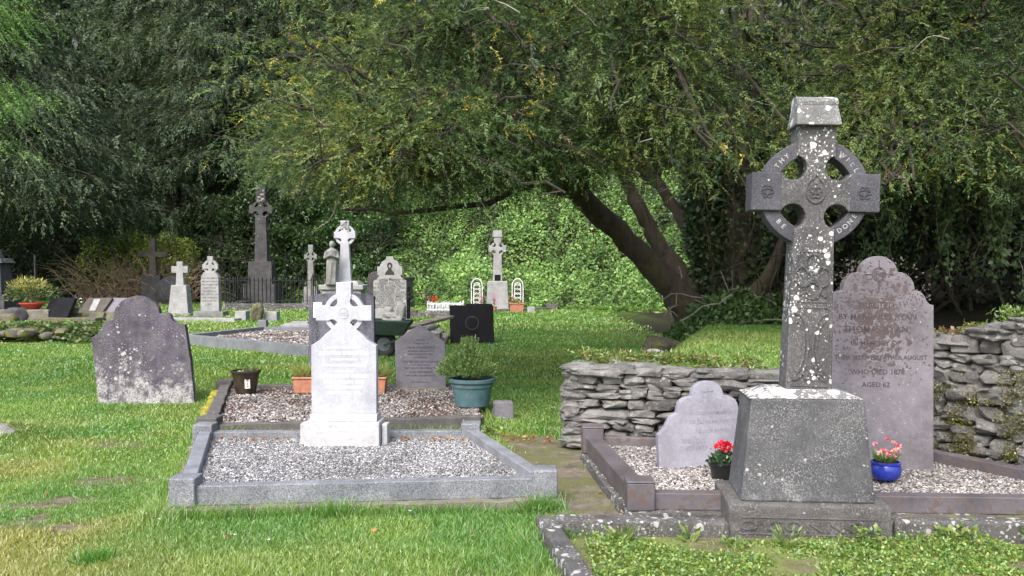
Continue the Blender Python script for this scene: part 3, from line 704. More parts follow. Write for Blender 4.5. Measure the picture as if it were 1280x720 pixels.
# brown glazed pot with a label
p = gr(303, 494, .08); bp = thing('flower_pot', 'dark brown glazed pot with a white label, left on the gravel behind the granite plot', 'plant pot', (p.x, p.y+.14, .08), (0, 0, R(12)))
pot(bp, .115, .165, .285, .012, plain('brown_glaze', (.035, .026, .018), .25, 0, .4, 8, spec=.6), sides=32, rimh=.03); soil(bp, .15, .255)
lb = MB(); lb.prof([[(-.03, -.075), (.03, -.075), (.03, .075), (-.03, .075)]], .004, 0, .001); lab = lb.build('label', plain('cream_label', (.62, .60, .52), .6), bp)
lab.location = (.03, -.150, .155); lab.rotation_euler = (R(-11), 0, R(12))
lm = MB()
for i, ch in enumerate(['王', '生', '水', '田']):
    z = .05-i*.033
    for k in range(3): lm.box(-.014, .014, -.0035, -.002, z-.004+k*.009-.008, z-.004+k*.009-.005)
    lm.box(-.0015, .0015, -.0035, -.002, z-.014, z+.010)
    if i % 2: lm.box(-.014, -.011, -.0035, -.002, z-.012, z+.008); lm.box(.011, .014, -.0035, -.002, z-.012, z+.008)
lm.build('lettering', M['letter_black'], lab)
tuft(bp, (.04, 0, .26), 60, (.12, .1, .10), .05, .02, [(.10, .17, .04), (.16, .22, .06)], 'plant')

# terracotta troughs with grassy plants behind the white headstone
def trough(px, lab):
    p = gr(px, 492, .08); t = thing('planter', lab, 'plant pot', (p.x, p.y+.08, .08))
    m = MB().box(-.13, .13, -.075, .075, 0, .17, -.02, -.01); m.box(-.162, .162, -.097, .097, .1702, .20); m.build('trough', M['terracotta'], t, bevel=.012)
    MB().box(-.14, .14, -.08, .08, .19, .203).build('soil', M['soil'], t)
    n = 330; a = RNG.uniform(0, 2*PI, n); D = unit(np.stack([np.cos(a)*.9, np.sin(a)*.5, RNG.uniform(.4, 1.4, n)], 1)); S = unit(np.cross(D, rdir(n)))
    pal = np.array([(.40, .36, .12), (.28, .33, .09), (.18, .26, .06)])
    leafobj('grassy_plant', diamonds(np.stack([RNG.uniform(-.12, .12, n), RNG.uniform(-.05, .05, n), np.full(n, .2)], 1), D, S, RNG.uniform(.1, .24, n), .009), pal[RNG.integers(0, 3, n)], LEAF, t)
    return t
trough(381, 'terracotta trough of grassy leaves poking out left of the white marble headstone')
trough(467, 'terracotta trough of grassy leaves poking out right of the white marble headstone')

# ------------------------------------------------------------------ old leaning stone at the left
Y = 10.45; s = Y/F/4.8; bx = at(185, 502, Y)
ol_ = [(110, 690), (50, 285), (66, 277), (84, 266), (97, 252), (107, 235), (114, 212), (120, 195), (130, 186), (172, 180), (178, 160), (181, 130), (188, 108), (202, 88), (220, 68), (244, 52), (272, 42), (304, 35), (336, 35), (366, 43), (392, 60), (420, 80), (440, 104), (449, 142),
       (470, 140), (500, 136), (512, 152), (520, 172), (532, 188), (548, 200), (600, 206), (636, 420), (668, 640)]
o2 = [((x-384)*s, (682-z)*s) for x, z in ol_][::-1]; o2[0] = (o2[0][0], o2[0][1]-.1); o2[-1] = (o2[-1][0], -.12)
lh = thing('headstone', 'old leaning purple slate headstone blotched with white lichen, alone on the grass at left', 'headstone', (bx.x, Y, ha(bx.x, Y)), (R(-5), 0, R(3)))
MB().prof([o2], .10, 0, .008).build('slab', M['old_left'], lh, smooth=True)

# ------------------------------------------------------------------ low kerb plot left of the white headstone, further back
def kerbset(name, label, pts, w, z1, mat, posts=(), pz=.22, group=None, z0=-.05, closed=True):
    c = center(pts); t = thing(name, label, 'grave kerb', (c.x, c.y, 0), group=group); n = len(pts)
    for i in range(n if closed else n-1):
        a, b = pts[i], pts[(i+1) % n]; d = (b-a).normalized(); k = w*.5 if i not in () else 0
        MB().bar(a+d*(w*.5+.001), b-d*(w*.5+.001), w, z0, z1+.0012*i).build('rail', mat, t, True, .008)
    for p in (pts if not posts else posts): MB().box(p.x-w*.62, p.x+w*.62, p.y-w*.62, p.y+w*.62, z0, pz).build('corner_post', mat, t, True, .01)
    return t
A = gr(236, 437, .0).xy; B = gr(372, 446, 0).xy; C_ = gr(400, 413, 0).xy; D_ = gr(316, 408, 0).xy
A = Vector((-6.85, 18.5)); B = Vector((-3.55, 15.8)); C_ = Vector((-4.3, 20.6)); D_ = Vector((-5.95, 21.0))
kerbset('grave_kerb', 'blue-grey sawn kerb set enclosing bare gravel, between the leaning stone and the streaked slab', [A, B, C_, D_], .16, .20, M['kerb_light'], [D_], .36)
gravel('gravel', [A+Vector((.1, .1)), B+Vector((0, .1)), C_+Vector((0, -.1)), D_+Vector((.1, -.1))], .10, 9000, .08, BROWNS, 'coarse brown gravel inside the blue-grey sawn kerb set', .1)
p = gr(340, 402, 0); MB().box(-.2, .2, -.2, .2, -.05, .30, .01, .01).build('kerb_block', M['pale'], None, bevel=.012, loc=(p.x, p.y, 0)); tag(bpy.data.objects['kerb_block'], 'pale square stone block on the grass behind the blue-grey kerb corner', 'kerb stone')
a = at(350, 410, 22); lg = thing('ledger_slab', 'flat pale ledger slab lying in the grass right of the pale square block', 'grave slab', (a.x+.9, 23.6, .02))
MB().box(-1.1, 1.1, -.8, .8, -.02, .11).build('slab', M['pale'], lg, bevel=.01); MB().box(-.5, 1.1, -.35, -.29, .1105, .15).build('strip', M['black_pol'], lg)

# ------------------------------------------------------------------ generic far monuments
def far_cross(px, py0, py1, Y, halfL, a, w, basew, baseh, mat, label, ringed=True, t=.22, bmat=None, taper=.8, armpy=None, name='stone_cross', steps=1, z=None):
    """simple or ringed cross on a tapered block; all sizes metres"""
    p = at(px, py0, Y); z = ha(p.x, Y) if z is None else z; H = at(px, py1, Y).z-z
    o = thing(name, label, 'cross', (p.x, Y, z)); cz = (at(px, armpy, Y).z-z) if armpy else H-halfL*1.25
    zz = -.1
    for k in range(steps):
        bw = basew*(1.35-.35*k/(max(steps-1, 1)) if steps > 1 else 1); bh = baseh/steps
        MB().box(-bw/2, bw/2, -bw*.36, bw*.36, zz, (k+1)*bh, bw*(1-taper)/2*(k == steps-1), bw*(1-taper)/3*(k == steps-1)).build('base_block', bmat or mat, o, bevel=.015); zz = (k+1)*bh-.003*(k+1)
    ol = cross_outline(halfL, a, w*.9, w, H-cz, cz-baseh+.02, halfL*.42, halfL*.42, halfL*.24 if ringed else 0, w*1.2)
    m = MB().prof([ol], t, 0, .012, 0, cz); m.build('cross', mat, o, smooth=True)
    if ringed: m = MB(); ring(m, halfL*.62, halfL*.84, t*.6, 0, cz, 0, .008, 32); m.build('cross_ring', mat, o, smooth=True)
    return o, cz, H
# dark wooden-looking cross on boulder
o, cz, H = far_cross(192, 375, 298, 37, .50, .11, .13, .9, 1.2, M['brown_far'], 'plain dark weathered cross standing on a rounded rock before the brown bramble bush', False, .22, M['dark_far'], .85, 318)
m = MB(); m.rock((.75, -.05, .5), (1.1, 1.1, 1.3), 3, 3, .8, .25); m.build('boulder', M['dark_far'], o, smooth=True)
for k in (-.5, .5): MB().lathe([(.03, -.13), (.15, -.1), (.15, .1), (.03, .13)], (k, 0, cz), 10).build('arm_end', M['brown_far'], o, smooth=True)
# small grey cross on tapered white block
o, cz, H = far_cross(226, 395, 327, 29, .27, .11, .11, .70, 1.02, M['pale'], 'small pale cross on a tall tapered pale block, left of the pale inscribed pillar', False, .16, M['pale'], .70, 337)
MB().box(-.42, .42, -.34, .34, -.1, .10).build('foot_block', M['grey_far'], o, bevel=.02)
# pillar headstone with ringed head
Y = 28.5; s = Y/F; p = at(264, 398, Y); H = at(264, 320, Y).z
o = thing('pillar_headstone', 'narrow pale inscribed pillar with a ringed cross head, right of the small pale cross', 'headstone', (p.x, Y, 0))
MB().box(-.48, .48, -.3, .3, -.1, .2).build('foot_block', M['grey_far'], o, bevel=.02)
MB().prof([[(-.30, .2), (.30, .2), (.28, 1.32), (.2, 1.46), (-.2, 1.46), (-.28, 1.32)]], .26, 0, .012).build('pillar', M['pale'], o, smooth=True)
m = MB(); m.prof([cross_outline(.25, .09, .09, .10, .34, .34, .11, .11, .05, .14)], .16, 0, .01, 0, H-.35); m.build('cross', M['pale'], o, smooth=True)
m = MB(); ring(m, .155, .235, .12, 0, H-.35, 0, .006, 28); m.build('cross_ring', M['pale'], o, smooth=True)
m = MB()
for i, t in enumerate(['IN LOVING MEMORY', 'MICHAEL MURPHY', 'DIED 4TH MAY 1934', 'AGED 71 YEARS', 'HIS WIFE ELLEN', 'DIED 10TH OCT 1941', 'AND THEIR SON', 'JAMES DIED 1950', 'R.I.P.']): m.text(t, .06, 0, 1.27-i*.105, -.1315, .001)
m.build('inscription', M['letter_grey'], o)
for px, w_ in ((0, 0),):
    p1 = gr(205, 401, 0).xy; p2 = gr(298, 402, 0).xy; t = thing('kerb_strip', 'pale low kerb strip ending in a small block, below the pale inscribed pillar', 'grave kerb', ((p1.x+p2.x)/2, p1.y, 0))
    MB().bar(p1, p2, .5, -.05, .10).build('rail', M['pale'], t, True, .01); MB().box(p2.x-.16, p2.x+.16, p1.y-.2, p1.y+.2, -.05, .30).build('corner_post', M['pale'], t, True, .01)
# dark cross behind pillar
far_cross(275, 366, 294, 40, .42, .26, .22, 1.0, .7, M['brown_far'], 'dark brown weathered ringed cross behind the pale pillar, left of the iron railing', True, .3, M['brown_far'], .8, 314)
# tall dark monument in the railing
o, cz, H = far_cross(328, 372, 231, 36.5, .47, .17, .22, 1.0, 1.85, M['dark_far'], 'tallest dark stone ringed cross on a stepped plinth inside the iron railing', True, .40, M['dark_far'], .95, 262, steps=2)
m = MB()
for i in range(9): m.rock((random.uniform(-.14, .14), -.19, cz+random.uniform(.3, .95)), (.16, .05, .10), i, 2, .9, .6)
m.build('lichen', M['rock'], o)
far_cross(389, 372, 306, 36, .26, .10, .11, .72, .85, M['grey_far'], 'slim light grey cross on a block behind the iron railing, left of the statue', True, .2, M['grey_far'], .7, 321)

# white cross with statue
Y = 28; p = at(430, 400, Y); z = 0; H = at(430, 276, Y).z; t0 = at(0, 351, Y).z
o = thing('stone_cross', 'tall white stone ringed cross with dark stained top, rising behind the streaked slab', 'cross', (p.x, Y, 0))
MB().box(-.62, .62, -.45, .45, -.1, t0-.28).build('base_block', M['pale'], o, bevel=.02); MB().box(-.70, .70, -.52, .52, t0-.2803, t0-.12).build('base_cornice', M['pale'], o, bevel=.03); MB().box(-.55, .55, -.4, .4, t0-.1203, t0, .08, .08).build('base_step', M['pale'], o, bevel=.02)
cz = at(0, 294, Y).z; m = MB().prof([cross_outline(.34, .105, .13, .13, H-cz, cz-t0+.01, .18, .18, .075, .2)], .24, 0, .012, .05, cz); m.build('cross', M['marble'], o, smooth=True)
m = MB(); ring(m, .24, .33, .16, .05, cz, 0, .006, 36); m.build('cross_ring', M['marble'], o, smooth=True)
m = MB()
for i in range(16): m.rock((.05+random.uniform(-.16, .14), -.08, cz+random.uniform(.14, .42)), (.10, .12, .10), i, 2)
m.build('stain', stone('dark_stain', (.10, .10, .10), (.5, .5, .5), blot=.5), o)
st = thing('statue', 'grey stone statue of a robed praying figure standing before the tall white cross', 'statue', (p.x-.27, Y-.52, t0-.12+.0))
def merged(mb, name, mat, parent, vox=.02):
    ob = mb.build(name, mat, parent); md = ob.modifiers.new('r', 'REMESH'); md.mode = 'VOXEL'; md.voxel_size = vox; md.use_smooth_shade = True; return ob
Hs = at(0, 301, Y-.5).z-(t0-.12); m = MB(); k = Hs/1.30
m.lathe([(.01, 0), (.19*k, .0), (.185*k, .06), (.16*k, .45), (.165*k, .70), (.15*k, .80), (.18*k, .98), (.17*k, 1.04), (.06*k, 1.09), (.055*k, 1.13), (.02, 1.15)] if 0 else [(a_*k, b_*k) for a_, b_ in ((.01, 0), (.19, 0), (.185, .06), (.155, .45), (.165, .68), (.145, .8), (.175, .96), (.16, 1.03), (.06, 1.08), (.055, 1.12), (.02, 1.15))], sides=16, sy=.8)
V_, T_ = ico(2); m.add(V_*np.array([.075, .085, .10])*k+np.array([0, -.01, 1.19*k]), T_); m.add(V_*np.array([.09, .09, .11])*k+np.array([0, .02, 1.195*k]), T_)
for sx in (-1, 1): m.tube([(sx*.16*k, 0, .98*k), (sx*.20*k, -.06*k, .78*k), (sx*.03*k, -.17*k, .86*k), (0, -.18*k, .92*k)], [.055*k, .05*k, .04*k, .03*k], 8)
for i in range(7): a_ = i/7*2*PI; m.tube([(math.cos(a_)*.17*k, math.sin(a_)*.14*k, .02), (math.cos(a_+.3)*.15*k, math.sin(a_+.3)*.13*k, .68*k)], .03*k, 6)
merged(m, 'figure', M['grey_far'], st)

# iron railing
rl = thing('iron_railing', 'black spiked iron railing round the dark monuments at the back', 'railing', (-8, 33, 0))
r0 = gr(279, 383, 0); x0 = -10.8; x1 = -4.2; yf = 33.2; yb = 38.2
mw = thing('kerb_wall', 'low brown stone kerb wall under the iron railing', 'kerb wall', (-8, 33, 0))
for a, b in (((x0, yf), (x1, yf)), ((x0, yf+.15), (x0, yb)), ((x1, yf+.15), (x1, yb))):
    MB().bar(a, b, .28, -.1, .26, wob=.007).build('wall_run', M['kerb_old'], mw, True, .02)
m = MB().lathe([(.018, 0), (.018, .86), (.028, .88), (.03, .91), (.004, 1.02)], sides=5); pk = m.build('picket', M['iron'], rl); pk.location = (x0+8, yf-33, .262)
def pick(x, y): c_ = pk.copy(); COL.objects.link(c_); c_.parent = rl; c_.location = (x+8, y-33, .262)
nP = 44
for i in range(1, nP): pick(x0+(x1-x0)*i/(nP-1), yf)
for xx in (x0, x1):
    for i in range(1, 17): pick(xx, yf+(yb-yf)*i/17)
for zz in (.36, 1.12):
    for a, b in (((x0, yf), (x1, yf)), ((x0, yf+.04), (x0, yb)), ((x1, yf+.04), (x1, yb))): MB().bar(a, b, .03, zz-.012, zz+.012).build('rail', M['iron'], rl, True)
for (xx, yy) in ((x0, yf-.03), (x1, yf-.03), ((x0+x1)/2, yf-.03), (x0, yb), (x1, yb)): MB().lathe([(.03, .26), (.03, 1.25), (.05, 1.27), (.05, 1.31), (.01, 1.38)], (xx, yy, 0), 8).build('post', M['iron'], rl, True)

# ornate pale headstone with emblem
Y = 25.6; s = Y/F/7.58; p = at(488, 403, Y)
hl = thing('headstone', 'pale grey arched headstone with black lettering and dark emblem, behind the wheelbarrow', 'headstone', (p.x, Y, .0), (0, 0, R(-4)))
half = [(0, 630), (32, 630), (36, 602), (75, 580), (92, 548), (98, 535), (120, 535), (120, 455), (102, 450), (108, 435), (125, 420), (155, 398), (158, 370), (160, -30)]
oo = [(x*s, z*s) for x, z in half[::-1]]; oo = [(x, z) for x, z in oo]+[(-x, z) for x, z in oo[::-1][1:]]
MB().prof([oo[::-1]], .14, 0, .01).build('slab', M['pale'], hl, smooth=True)
MB().box(162*s, 182*s, .0, .16, -.1, 345*s).build('backing_slab', M['black_pol'], hl, bevel=.01)
MB().box(-.62, .62, -.25, .25, -.1, .12).build('foot_block', M['grey_far'], hl, bevel=.015)
m = MB(); q = lambda a_, b_: (a_*s, b_*s)
yy = -.072
m.prof([[q(-48, 455), q(48, 455), q(40, 480), q(22, 500), q(14, 520), q(-14, 520), q(-22, 500), q(-40, 480)], ], .004, yy, .0005)
m.prof([[q(26*math.cos(t), 545+30*math.sin(t)) for t in np.linspace(0, 2*PI, 18)[:-1]], [q(11*math.cos(-t), 540+15*math.sin(-t)) for t in np.linspace(0, 2*PI, 12)[:-1]]], .004, yy-.001, .0005)
m.build('emblem', M['letter_black'], hl)
m = MB()
for i, (t, k) in enumerate([('In Loving Memory of', 34), ('JOHN  LYNCH', 32), ('KILLARNEY AND SEATTLE', 25), ('DIED 12 - JUNE 1942', 25), ('HIS WIFE BRIDGET LYNCH', 29), ('DIED 24 - FEB 1947', 25), ('PATRICK LYNCH DIED 30 JUNE 1967', 25), ('MARY LYNCH DIED 22 JULY 1968', 25), ('DENIS LYNCH DIED 11 MARCH 1981', 25), ('NORA LYNCH DIED 20 DEC 1976', 25), ('HIS SON JOHN LYNCH', 26), ('DIED 16 APRIL 1982', 25), ('THEIR GRANDDAUGHTER', 25), ('EILEEN WALSH DIED 1 OCT 1983', 25)]):
    m.text(t, k*s*1.0, 0, (415-i*20.6)*s, -.0725, .001, .98)
m.build('inscription', M['letter_black'], hl)
# darker old stone peeping left of it
Y = 27; p = at(468, 400, Y); o = thing('headstone', 'rough dark headstone peeping out behind the left edge of the pale arched headstone', 'headstone', (p.x+.05, Y, 0))
MB().prof([[(-.25, -.1), (.25, -.1), (.25, 1.25)]+arc(0, 1.25, .25, 10, 170, 8)+[(-.25, 1.25)]], .12, 0, .015).build('slab', M['dark_far'], o, smooth=True)

# ------------------------------------------------------------------ wheelbarrow, plank, sack, rubble
Y = 15.7; w0 = gr(480, 447, 0)
wb = thing('wheelbarrow', 'dark green wheelbarrow with a fat black tyre parked behind the small pointed headstone', 'wheelbarrow', (w0.x, Y, 0))
rub = plain('tyre_rubber', (.02, .02, .022), .8, 0, .2); met = plain('barrow_green', (.035, .06, .05), .5, .2)
m = MB(); k = 28; V = []; Fs = []
for i in range(k):
    for j in range(8):
        a = 2*PI*i/k; b = 2*PI*j/8; rr_ = .175+.062*math.cos(b); V.append((rr_*math.cos(a), .062*math.sin(b), .237+rr_*math.sin(a)))
for i in range(k):
    for j in range(8): Fs.append((i*8+j, i*8+(j+1) % 8, ((i+1) % k)*8+(j+1) % 8, ((i+1) % k)*8+j))
m.add(V, Fs); wh = m.build('wheel', rub, wb, smooth=True)
r_ = MB()
for y_ in (-.03, .03): r_.prof([[(.125*math.cos(t), .125*math.sin(t)) for t in np.linspace(0, 2*PI, 25)[:-1]]], .012, y_, .003, 0, .237)
r_.tube([(0, -.11, .237), (0, .11, .237)], .018, 8); r_.build('rim', plain('grey_rim', (.12, .14, .15), .5, .4), wh)
T = MB().prism([(-.30, -.24, .42), (.35, -.2, .40), (.35, .2, .40), (-.30, .24, .42)], [(-.52, -.34, .70), (.52, -.30, .66), (.52, .30, .66), (-.52, .34, .70)]); T.build('tray', met, wb, bevel=.02)
for sy in (-.2, .2): MB().tube([(.02, sy*.6, .24), (.4, sy, .38), (.7, sy*1.3, .47), (.98, sy*1.4, .56)], .018, 6).build('handle', met, wb, smooth=True)
for sy in (-.22, .22): MB().tube([(.55, sy, .42), (.62, sy, .02), (.45, sy, .02), (.3, sy, .40)], .014, 6).build('leg', met, wb, smooth=True)
sk = MB(); sk.rock((0, 0, .04), (.36, .26, .20), 5, 3, .7, .5, 0, .3, 2.4); sk.rock((.12, -.02, .14), (.17, .18, .36), 8, 3, .7, .45, 0, .1, 2.4); sk.rock((-.1, .0, .16), (.16, .14, .14), 9, 3, .7, .5, 0, .1, 2.4); so = sk.build('cement_sack', plain('grey_sack', (.40, .39, .37), .9, 0, .25, 8, .5), None, smooth=True, loc=(w0.x+.18, Y, .68))
tag(so, 'crumpled grey sack slumped upright in the wheelbarrow tray', 'sack')
pa = at(494, 410, 16.2); pb_ = at(562, 396, 17.6); plk = MB().bar(pa, pb_, .24, 0, .05); 
V = plk.v; plk.v = [(x, y_, z_+ (.42 if (Vector((x, y_))-pa.xy).length < .6 else .60)) for x, y_, z_ in V]
o = plk.build('plank', stone('weathered_board', (.36, .32, .27), (.22, .19, .16), blot=.5, bmp=.4), None, bevel=.006); tag(o, 'long weathered board leaning over the rubble behind the pointed headstone', 'plank')
rb = gr(548, 424, 0)
for i, (dx, dy, dz, sz_) in enumerate(((0, 0, .17, .42), (-.3, .1, .15, .38), (.2, .15, .12, .30), (-.1, .2, .36, .30), (-.55, .5, .2, .4), (.05, .5, .2, .36))):
    o = MB().rock((0, 0, 0), (sz_, sz_*.9, sz_*.7), 40+i, 3, .7, .35).build('rubble_stone', M['rock'], None, loc=(rb.x+dx, rb.y-1.6+dy, dz))
    tag(o, ['pale broken stone at the front of the rubble heap under the board', 'pale stone left in the rubble heap under the board', 'small pale stone right in the rubble heap', 'pale stone on top of the rubble heap', 'pale stone far left behind the pointed headstone', 'pale stone at the back of the rubble heap'][i], 'stone', 'rubble stones under the board')

# black slab
Y = 18.6; s = Y/F; p = at(590, 429, Y); o = thing('headstone', 'plain black polished square slab leaning slightly on the grass', 'headstone', (p.x, Y, -.02), (R(-6), 0, R(-6)))
MB().prof([[(-27*s, -.1), (28*s, -.1), (26*s, 49*s), (-29*s, 49*s)]], .08, 0, .006).build('slab', M['black_pol'], o)
MB().prof([[(-9*s, 50*s-.1), (24*s, 50*s-.1), (24*s, 51.5*s), (-9*s, 51.5*s)]], .05, .09, .004).build('backing', M['black_pol'], o)
m = MB()
ring(m, .13, .145, .003, 0, 27*s, -.0405, .0005, 24)
m.text('+', .12, 0, 34*s, -.041); m.build('engraving', plain('faint_engraving', (.017, .018, .021), .7), o)

# mossy fragment
p = gr(322, 403, 0); o = MB().rock((0, 0, .28), (.35, .3, .62), 21, 3, .8, .4, .3, .2).build('mossy_fragment', M['mossy'], None, loc=(p.x, p.y, 0)); tag(o, 'small upright mossy stone fragment on the grass before the iron railing', 'stone')

# ------------------------------------------------------------------ shrine in the middle distance
Y = 33; o, cz, H = far_cross(622, 388, 289, Y, .33, .13, .15, .86, 1.12, M['pale'], 'pale ringed cross on a tall tapered block against the ivy, between two white wire arches', True, .26, M['pale'], .86, 311)
MB().box(-.11, .11, -.155, -.125, 1.14, 1.36).build('plaque', M['black_pol'], o); MB().prof([[(-.19, H-.22), (.19, H-.22), (.16, H+.02), (-.16, H+.02)]], .32, 0, .01).build('cap', M['pale'], o); MB().box(-.62, .62, -.5, .5, -.1, .10).build('foot_block', M['pale'], o, bevel=.02)
def arch(px, lab):
    p = at(px, 378, 32.2); t = thing('wire_arch', lab, 'trellis', (p.x, 32.2, 0.1), group='white wire arches beside the pale cross'); w = .2; h = 1.05; m = MB()
    a_ = [(-w, 0, 0), (-w, 0, h-w)]+[(w*math.cos(PI-t_), 0, h-w+w*1.3*math.sin(PI-t_)) for t_ in np.linspace(0, PI, 10)]+[(w, 0, 0)]
    m.tube(a_, .016, 5); w2 = .12; m.tube([(-w2, 0, 0)]+[(w2*math.cos(PI-t_), 0, h-w-.04+w2*1.3*math.sin(PI-t_)) for t_ in np.linspace(0, PI, 8)]+[(w2, 0, 0)], .012, 5)
    m.build('frame', M['white_wire'], t); m = MB()
    for i in range(5): z_ = .18+i*.16; m.tube([(-.12, 0, z_), (0, -.01, z_+.10), (.12, 0, z_)], .012, 4); m.tube([(-.12, 0, z_+.12), (0, .01, z_+.03), (.12, 0, z_+.12)], .012, 4)
    m.build('scrolls', M['white_wire'], t)
arch(596, 'white scrolled wire arch standing left of the pale cross block'); arch(647, 'white scrolled wire arch standing right of the pale cross block, behind the trough')
# little white pickets with flowers
p = gr(557, 391, 0); Y = 31.2
o = thing('grave_ornament', 'low white ornate fence full of ornaments and red flowers before the ivy hillside', 'grave ornament', (at(557, 390, Y).x, Y, 0))
m = MB(); W = .62
for y_ in (-.3, .3):
    for i in range(13): x_ = -W+2*W*i/12; m.tube([(x_, y_, .05), (x_, y_, .38+.06*math.cos(i*PI/3))], .014, 4)
    for z_ in (.13, .33): m.tube([(-W, y_, z_), (W, y_, z_)], .018, 4)
for x_ in (-W, W):
    for z_ in (.13, .33): m.tube([(x_, -.3, z_), (x_, .3, z_)], .018, 4)
m.build('fence_panel', M['white_wire'], o)
for i in range(6): MB().rock((-.45+.18*i, random.uniform(-.2, .1), .22), (.14, .12, .24), i+60, 2, .9, .3).build('ornament', M['marble'], o)
MB().box(-.75, .75, -.45, .45, -.05, .08).build('stone_bed', M['kerb_old'], o, bevel=.01)
tuft(o, (-.4, -.1, .42), 40, (.15, .1, .15), .08, .06, [(.5, .02, .02), (.6, .04, .02)], 'red_flowers', mat=PETAL); tuft(o, (.1, 0, .4), 30, (.3, .1, .1), .09, .03, [(.08, .16, .04)], 'leaves')
a = gr(512, 396, 0).xy; b = gr(575, 397, 0).xy; kerbset('kerb_strip', 'grey lichened kerb strip below the white ornate fence', [a, b], .4, .14, M['kerb_old'], closed=False)
a = gr(585, 391, 0).xy; b = gr(690, 387, 0).xy; kerbset('kerb_strip', 'low brown edging in front of the pale cross and the wire arches', [a, b], .35, .09, M['kerb_dark'], closed=False)
# iron cross
p = gr(533, 381, 0); o = thing('iron_cross', 'small rusty iron cross with a hooped centre, stuck in the grass before the ivy', 'cross', (at(533, 381, 34).x, 34, 0))
m = MB(); m.tube([(0, 0, 0), (0, 0, .85)], .025, 6); m.tube([(-.33, 0, .62), (.33, 0, .62)], .022, 6); m.tube([(.2*math.cos(t), 0, .60-.28*math.sin(t)) for t in np.linspace(0, PI, 10)], .018, 5); m.build('cross', plain('rusty_iron', (.06, .045, .035), .8, .3), o)
# terracotta trough at right arch, flowers
p = at(646, 390, 31.6); o = thing('planter', 'terracotta trough of low greenery in front of the right white wire arch', 'plant pot', (p.x, 31.6, .0)); m = MB().box(-.22, .22, -.14, .14, .0, .30, -.03, -.02); m.box(-.27, .27, -.18, .18, .3003, .35); m.build('trough', M['terracotta'], o, bevel=.008)
tuft(o, (0, 0, .32), 160, (.26, .15, .12), .08, .04, [(.10, .17, .03), (.16, .22, .05)], 'plant'); tuft(o, (-.18, 0, .46), 8, (.06, .06, .08), .08, .07, [(.55, .02, .03)], 'red_flower', mat=PETAL)
for px, lab in ((602, 'pink flower spike in a pot left of the pale cross block'), (618, 'pink flower spike in a pot in front of the pale cross block')):
    p = at(px, 388, 31.4); o = thing('flower_pot', lab, 'plant pot', (p.x, 31.4, .09)); pot(o, .07, .09, .14, .008, M['terracotta'], sides=12, rimh=.02); stems(o, (0, 0, .1), 6, .5, .1, .008, (.08, .14, .04))
    n = 50; P_ = np.stack([RNG.normal(0, .05, n), RNG.normal(0, .04, n), RNG.uniform(.22, .62, n)], 1); D = rdir(n); leafobj('pink_flowers', diamonds(P_, D, unit(np.cross(D, rdir(n))), .05, .045), np.tile([.62, .18, .34], (n, 1))*RNG.uniform(.7, 1.3, (n, 1)), PETAL, o)
p = gr(664, 391, 0); o = MB().box(-.14, .14, -.12, .12, -.05, .22).build('marker_block', M['pale'], None, bevel=.02, loc=(p.x, p.y, 0)); tag(o, 'tiny pale marker block in the grass right of the terracotta trough', 'kerb stone')
p = gr(677, 383, 0); o = MB().rock((0, 0, .05), (.8, .4, .12), 9, 2, .7, .2).build('flat_stone', M['pale'], None, loc=(p.x, p.y, .0)); tag(o, 'thin flat pale stone in the grass right of the tiny pale marker block', 'stone')
# ------------------------------------------------------------------ far left
Y = 27; p = at(-22, 400, Y); o = thing('stone_monument', 'dark stone monument with a stepped top cut by the left edge of the view', 'monument', (p.x, Y+.3, 0))
MB().box(-.95, .80, -.5, .5, -.1, .75, .03, .03).build('base_block', M['dark_far'], o, bevel=.02); MB().box(-.6, .62, -.35, .35, .7503, 1.75, .06, .05).build('die', M['dark_far'], o, bevel=.02); MB().box(-.68, .68, -.4, .4, 1.7503, 1.9, .1, .1).build('cap', M['dark_far'], o, bevel=.02); MB().box(-.42, .42, -.25, .25, 1.9003, 2.6, .3, .12).build('spire', M['dark_far'], o, bevel=.02)
for i, (px, py, sz_) in enumerate(((22, 402, .8), (44, 398, .45), (10, 404, .5), (62, 397, .35))):
    p = gr(px, py, 0); o = MB().rock((0, 0, sz_*.22), (sz_, sz_*.8, sz_*.7), 80+i, 3, .7, .35).build('boulder', M['mossy'] if i != 0 else M['dark_far'], None, loc=(p.x, p.y, 0), smooth=True)
    tag(o, ['big dark boulder at the foot of the monument at far left', 'mossy boulder right of the big dark boulder', 'dark mossy boulder cut by the left edge', 'smallest mossy boulder, below the red bowl'][i], 'boulder')
# red bowl with yellow green shrub on a pale slab
Y = 26.5; p = at(38, 392, Y); o = MB().box(-.75, .75, -.4, .4, -.05, .36).build('stone_bench', M['concrete'], None, bevel=.02, loc=(p.x, Y, 0)); tag(o, 'low pale concrete slab holding the red bowl of shrubbery', 'grave slab')
o = thing('plant_bowl', 'wide red plastic bowl with a yellow-green shrub at far left', 'plant pot', (p.x+.05, Y, .36)); pot(o, .20, .34, .20, .02, plain('red_plastic', (.42, .06, .03), .5), sides=24); soil(o, .32, .16)
stems(o, (0, 0, .15), 14, .7, .45, .012, (.12, .09, .06)); tuft(o, (0, 0, .35), 900, (.85, .6, .50), .12, .035, [(.09, .13, .03), (.15, .19, .05), (.06, .10, .03)], 'leaves', -.2); tuft(o, (-.1, 0, .55), 420, (.62, .45, .42), .13, .04, [(.42, .36, .12), (.33, .32, .10)], 'pale_leaves', .2)
